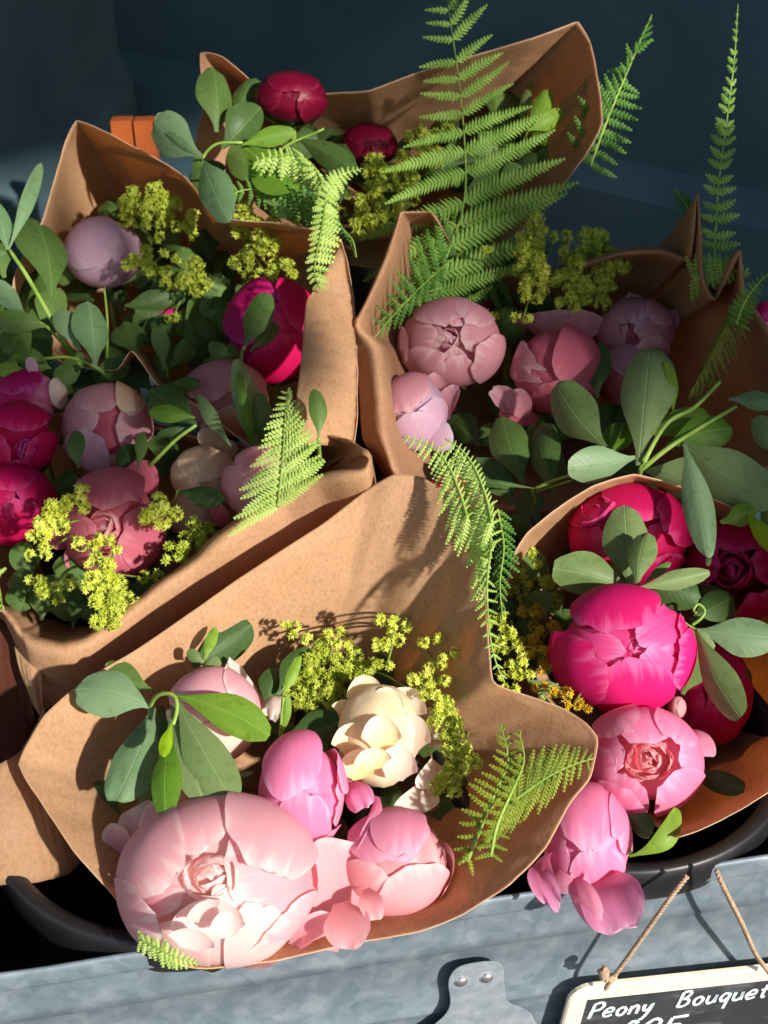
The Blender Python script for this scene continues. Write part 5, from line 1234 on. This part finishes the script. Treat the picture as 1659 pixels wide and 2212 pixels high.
# ------------------------------------------------------------------ ferns
fern('tall bright fern frond rising in front of the navy wall', [(900,720,1),(950,590,4),(992,480,6.5),(1006,400,8.5),(1003,300,10.5),(992,180,12.5),(975,60,14.5),(958,-60,16)],
 [(0,150,215,170,20),(.12,200,212,250,22),(.25,240,207,270,24),(.36,215,200,240,22),(.44,170,188,200,22),(.52,100,185,145,32),(.62,88,182,120,36),(.72,72,180,104,44),(.82,56,176,74,55),(.92,44,172,52,62),(1,16,160,16,70)], 'fern', n=18, droop=-.10, wf=.165, facing=(0,.1))
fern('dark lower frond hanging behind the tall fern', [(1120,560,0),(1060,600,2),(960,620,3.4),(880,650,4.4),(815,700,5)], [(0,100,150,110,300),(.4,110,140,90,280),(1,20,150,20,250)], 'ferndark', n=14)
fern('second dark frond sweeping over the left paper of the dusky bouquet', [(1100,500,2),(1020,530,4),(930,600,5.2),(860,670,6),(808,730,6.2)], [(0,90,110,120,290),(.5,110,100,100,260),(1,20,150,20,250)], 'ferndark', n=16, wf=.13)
fern('curled young fern with a tip arching left in the middle top', [(704,450,9.4),(700,410,10.4),(678,360,11),(640,336,11.2),(590,338,11),(545,352,10.6)], [(0,26,180,30,330),(.3,30,240,46,300),(.6,20,120,66,262),(.85,16,100,44,250),(1,8,120,12,230)], 'fernpale', n=19, wf=.24, ang_jit=8)
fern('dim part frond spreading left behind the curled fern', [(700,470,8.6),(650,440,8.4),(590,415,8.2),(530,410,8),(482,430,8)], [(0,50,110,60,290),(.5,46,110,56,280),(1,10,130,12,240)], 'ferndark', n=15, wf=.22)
fern('pale fern tip pointing up right of the curled fern', [(700,440,10),(712,410,10.6),(738,378,11),(782,364,11.2)], [(0,20,150,24,330),(.4,24,120,30,300),(1,5,90,6,330)], 'fernpale', n=12, wf=.25)
fern('pale fern hanging down over the sunlit paper fold', [(703,440,10.6),(694,500,11.2),(684,550,11.4),(680,590,11.4),(692,628,11.6)], [(0,22,170,34,320),(.4,26,200,44,340),(.7,22,200,40,350),(1,14,230,18,330)], 'fernpale', n=15, wf=.28)
fern('thin fern tendril hanging right of the paper fold', [(716,470,9.4),(740,495,9.4),(762,520,9.4),(770,556,9.4)], [(0,16,200,14,30),(1,5,240,5,300)], 'ferndark', n=12, wf=.25)
fern('flat sunlit fern frond lying over the rose pink peony', [(600,1095,7.6),(606,1040,8.2),(612,970,8.8),(616,900,9.2),(622,838,9.6)], [(0,120,212,126,40),(.2,96,205,110,36),(.45,66,200,74,42),(.7,44,195,48,48),(1,10,160,10,70)], 'fernpale', n=20, wf=.17, droop=.02)
fern('upper arm of the drooping fern curling over the brown paper', [(1062,1130,10.4),(1052,1080,10.8),(1030,1020,11.2),(1000,975,11.4),(962,948,11.6)], [(0,20,70,116,255),(.3,14,60,130,250),(.6,14,50,110,250),(.85,10,60,60,244),(1,6,90,8,200)], 'fernpale', n=18, wf=.12, ang_jit=3)
fern('tip of the drooping fern pointing left with comb like leaflets', [(1010,1120,10.2),(992,1060,10.6),(965,1000,11),(925,962,11.2),(868,944,11.4)], [(0,96,258,16,40),(.3,80,244,16,60),(.6,52,238,14,70),(.85,26,240,12,80),(1,6,220,6,100)], 'fernpale', n=18, wf=.14, ang_jit=3)
fern('long lower arm of the drooping fern hanging between the bouquets', [(1052,1090,9.8),(1060,1170,9.6),(1052,1260,9.2),(1056,1350,8.4),(1068,1420,7.6),(1092,1480,6.6)], [(0,120,250,28,40),(.3,100,248,24,20),(.5,50,240,22,350),(.75,18,210,26,330),(1,8,240,10,320)], 'fernpale', n=18, wf=.15)
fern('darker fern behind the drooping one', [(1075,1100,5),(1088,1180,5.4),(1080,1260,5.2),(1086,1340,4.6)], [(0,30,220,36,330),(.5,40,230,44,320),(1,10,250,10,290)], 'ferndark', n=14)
fern('olive green fern resting on the paper right of the cream peony', [(1090,1745,4.2),(1130,1715,4.8),(1180,1680,5.4),(1230,1655,5.8),(1282,1638,6.0)], [(0,104,92,130,242),(.3,96,78,110,240),(.6,66,70,80,250),(.85,36,66,40,258),(1,8,50,10,300)], 'fernyellow', n=14, wf=.15)
fern('dark fern arm rising in the shade of the front paper', [(1010,1860,2.2),(1050,1760,4.0),(1080,1690,5),(1098,1640,5.4),(1080,1560,5.8)], [(0,30,200,40,300),(.4,60,150,50,20),(1,12,150,12,50)], 'fernyellow', n=15)
fern('dark fern arm beside it curving to the paper corner', [(1060,1850,3.6),(1075,1780,4.6),(1110,1700,5.4),(1132,1640,5.8),(1118,1572,6.2)], [(0,34,200,30,330),(.4,40,160,34,350),(1,10,150,10,50)], 'fernyellow', n=15)
fern('dark green fern standing against the wall right of the rear bouquet', [(1275,360,6),(1300,290,8),(1330,215,10),(1370,120,12),(1408,32,14)], [(0,90,130,60,330),(.3,100,122,62,335),(.5,30,110,50,345),(.75,22,80,40,10),(1,6,70,6,60)], 'ferndark', n=17, wf=.2)
fern('slender light fern spire against the wall at the far right', [(1540,620,8.5),(1545,520,10),(1552,400,12),(1570,260,14),(1586,130,16),(1594,8,18)], [(0,50,160,56,10),(.2,34,150,48,12),(.5,34,130,26,40),(.8,16,125,10,60),(1,4,110,4,70)], 'fern', n=24, wf=.33, ang_jit=6)
fern('short light fern between the torn paper spikes', [(1500,600,8),(1530,590,9),(1570,585,9.8),(1622,590,10.4)], [(0,50,110,50,260),(.5,36,100,34,280),(1,6,60,6,320)], 'fern', n=12, wf=.22)
fern('small leaf tip left of the torn spike', [(1500,470,9),(1480,440,10),(1456,408,11)], [(0,22,200,24,60),(.5,20,180,20,80),(1,5,150,5,100)], 'ferndark', n=8, wf=.35)
fern('olive fern drooping over the shaded paper at the right', [(1600,640,9.5),(1580,680,9.4),(1550,740,9),(1520,800,8.2),(1490,850,7.2)], [(0,60,240,40,330),(.3,110,248,60,300),(.7,90,255,60,290),(1,16,250,16,260)], 'fernolive', n=18, wf=.14, ang_jit=5)
fern('olive fern tip curling up at the right edge', [(1590,700,9.5),(1610,650,10.4),(1640,610,11.2),(1662,590,11.6)], [(0,26,150,30,330),(.5,24,130,26,330),(1,5,90,5,330)], 'ferndark', n=12, wf=.25)
fern('little fern tip poking out under the front paper', [(306,2030,2.6),(340,2048,3.0),(380,2068,3.2),(432,2082,3.2)], [(0,22,120,26,250),(.5,22,80,34,270),(1,5,40,6,310)], 'fernpale', n=13, wf=.28, ang_jit=14)
fern('fern leaflets at the left edge of the left bouquet', [(-10,1240,2),(0,1280,2.4),(6,1320,2.6)], [(0,24,160,26,20),(1,6,200,6,330)], 'fernpale', n=7, wf=.3)

# ------------------------------------------------------------------ lady's mantle
spray('bright lime spray hanging over the rose peony at the left', [(165,1085,4.2,42),(118,1118,5.0,44),(88,1160,5.2,38),(86,1200,5.0,30),(128,1135,5.2,30)], 'star', stems_to=(200, 1180))
spray('bright lime spray falling down the left bouquet', [(190,1185,5.0,36),(232,1175,5.0,34),(212,1215,5.2,34),(225,1250,5.0,40),(205,1275,5.2,38),(215,1345,4.6,22)], 'star', stems_to=(240, 1200))
spray('olive lime spray at the foot of the left bouquet', [(262,1290,2.6,46),(240,1325,3.2,44),(280,1310,2.0,36)], 'starolive')
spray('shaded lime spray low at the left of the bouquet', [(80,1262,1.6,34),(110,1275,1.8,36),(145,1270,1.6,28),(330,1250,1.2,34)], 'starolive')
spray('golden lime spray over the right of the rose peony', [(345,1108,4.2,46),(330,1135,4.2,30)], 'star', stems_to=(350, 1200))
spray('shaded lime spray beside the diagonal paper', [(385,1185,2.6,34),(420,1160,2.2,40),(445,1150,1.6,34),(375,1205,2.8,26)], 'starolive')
spray('olive spray above the lilac bud', [(290,450,4.6,46),(345,450,4.8,50),(400,488,4.4,38),(335,490,4.2,34)], 'starolive')
spray('olive spray right of the lilac bud', [(305,570,3.2,42),(345,590,3.4,36),(370,560,2.6,28)], 'starolive')
spray('small olive spray in the middle of the upper left bouquet', [(418,600,3.0,44),(440,625,3.0,30),(372,690,2.0,18)], 'starolive')
spray('olive spray behind the hanging pale fern', [(530,480,4.6,42),(580,490,4.4,36),(560,540,4.0,46),(525,570,3.6,36),(610,580,3.6,36),(580,600,3.2,30)], 'starolive')
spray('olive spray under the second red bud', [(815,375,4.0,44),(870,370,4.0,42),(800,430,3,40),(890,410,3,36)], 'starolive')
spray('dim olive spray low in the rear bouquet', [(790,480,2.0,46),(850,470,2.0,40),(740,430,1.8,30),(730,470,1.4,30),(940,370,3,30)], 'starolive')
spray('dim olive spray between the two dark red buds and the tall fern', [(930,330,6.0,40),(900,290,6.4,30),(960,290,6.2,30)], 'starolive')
spray('lime spray in the centre back of the dusky bouquet', [(1160,505,6.6,44),(1148,560,6.4,44),(1160,610,6.0,42),(1150,655,5.4,30),(1130,690,5.0,24)], 'starolive')
spray('rounded lime spray before the navy wall', [(1215,520,6.0,36),(1230,600,6.0,48),(1225,650,5.4,32),(1260,655,4.4,30)], 'starolive')
spray('large olive spray at the right back of the dusky bouquet', [(1285,540,5.0,52),(1310,590,4.6,46),(1290,630,4.0,44),(1245,570,4.4,36)], 'starolive')
spray('single lime tuft on the dark frond', [(1060,690,2.4,26),(1055,540,6.8,10)], 'starolive')
spray('lime spray at the left back of the front bouquet', [(630,1362,3.6,30),(652,1380,3.6,28)], 'star')
spray('lime tuft in the middle back of the front bouquet', [(728,1372,3.6,28),(745,1392,3.6,26),(722,1395,3.4,18)], 'star')
spray('bright lime spray rising against the brown paper', [(838,1345,4.8,32),(868,1362,4.8,30),(850,1390,4.6,30),(826,1405,4.4,30),(835,1440,4.0,20)], 'star')
spray('olive lime spray behind the blush peony', [(690,1430,2.4,48),(670,1480,2.2,46),(700,1510,2.0,44),(640,1500,1.8,40)], 'starolive')
spray('olive lime spray behind the cream peony', [(770,1440,2.2,46),(730,1470,2.0,40),(790,1480,1.6,40),(900,1500,1.6,30)], 'starolive')
spray('lime spray at the right back of the front bouquet', [(935,1385,3.6,30),(975,1420,4.0,30),(945,1440,3.6,26)], 'star')
spray('lime spray beside the torn white petal', [(912,1468,4.0,34),(950,1475,3.8,30),(935,1510,3.8,32)], 'star')
spray('olive lime spray running down beside the cream peony', [(965,1545,3.2,42),(980,1590,2.8,44),(990,1640,2.4,46),(970,1690,1.8,44),(960,1560,2.6,36)], 'starolive')
spray('lime spray below the drooping fern', [(1080,1340,3.6,32),(1100,1380,3.4,34),(1085,1410,3.6,26)], 'star')
spray('golden spray left of the hot pink peony', [(1140,1385,2.2,34),(1165,1410,2.4,36),(1185,1360,1.6,34),(1150,1330,1.4,36),(1190,1450,2.4,24)], 'stargold')
spray('yellow spray in the gap beside the paper', [(1120,1435,3.8,34),(1135,1462,3.6,26),(1100,1460,3.4,24),(1105,1490,3.0,24)], 'star')
spray('yellow spray under the hot pink peony', [(1215,1505,4.4,30),(1240,1522,4.4,28),(1262,1535,4.2,22),(1170,1485,3.4,20)], 'stargold')
spray('dim olive spray in the dark gap right of the drooping fern', [(1130,1270,0.4,40),(1180,1290,0.2,40),(1150,1230,-.2,40)], 'starolive')
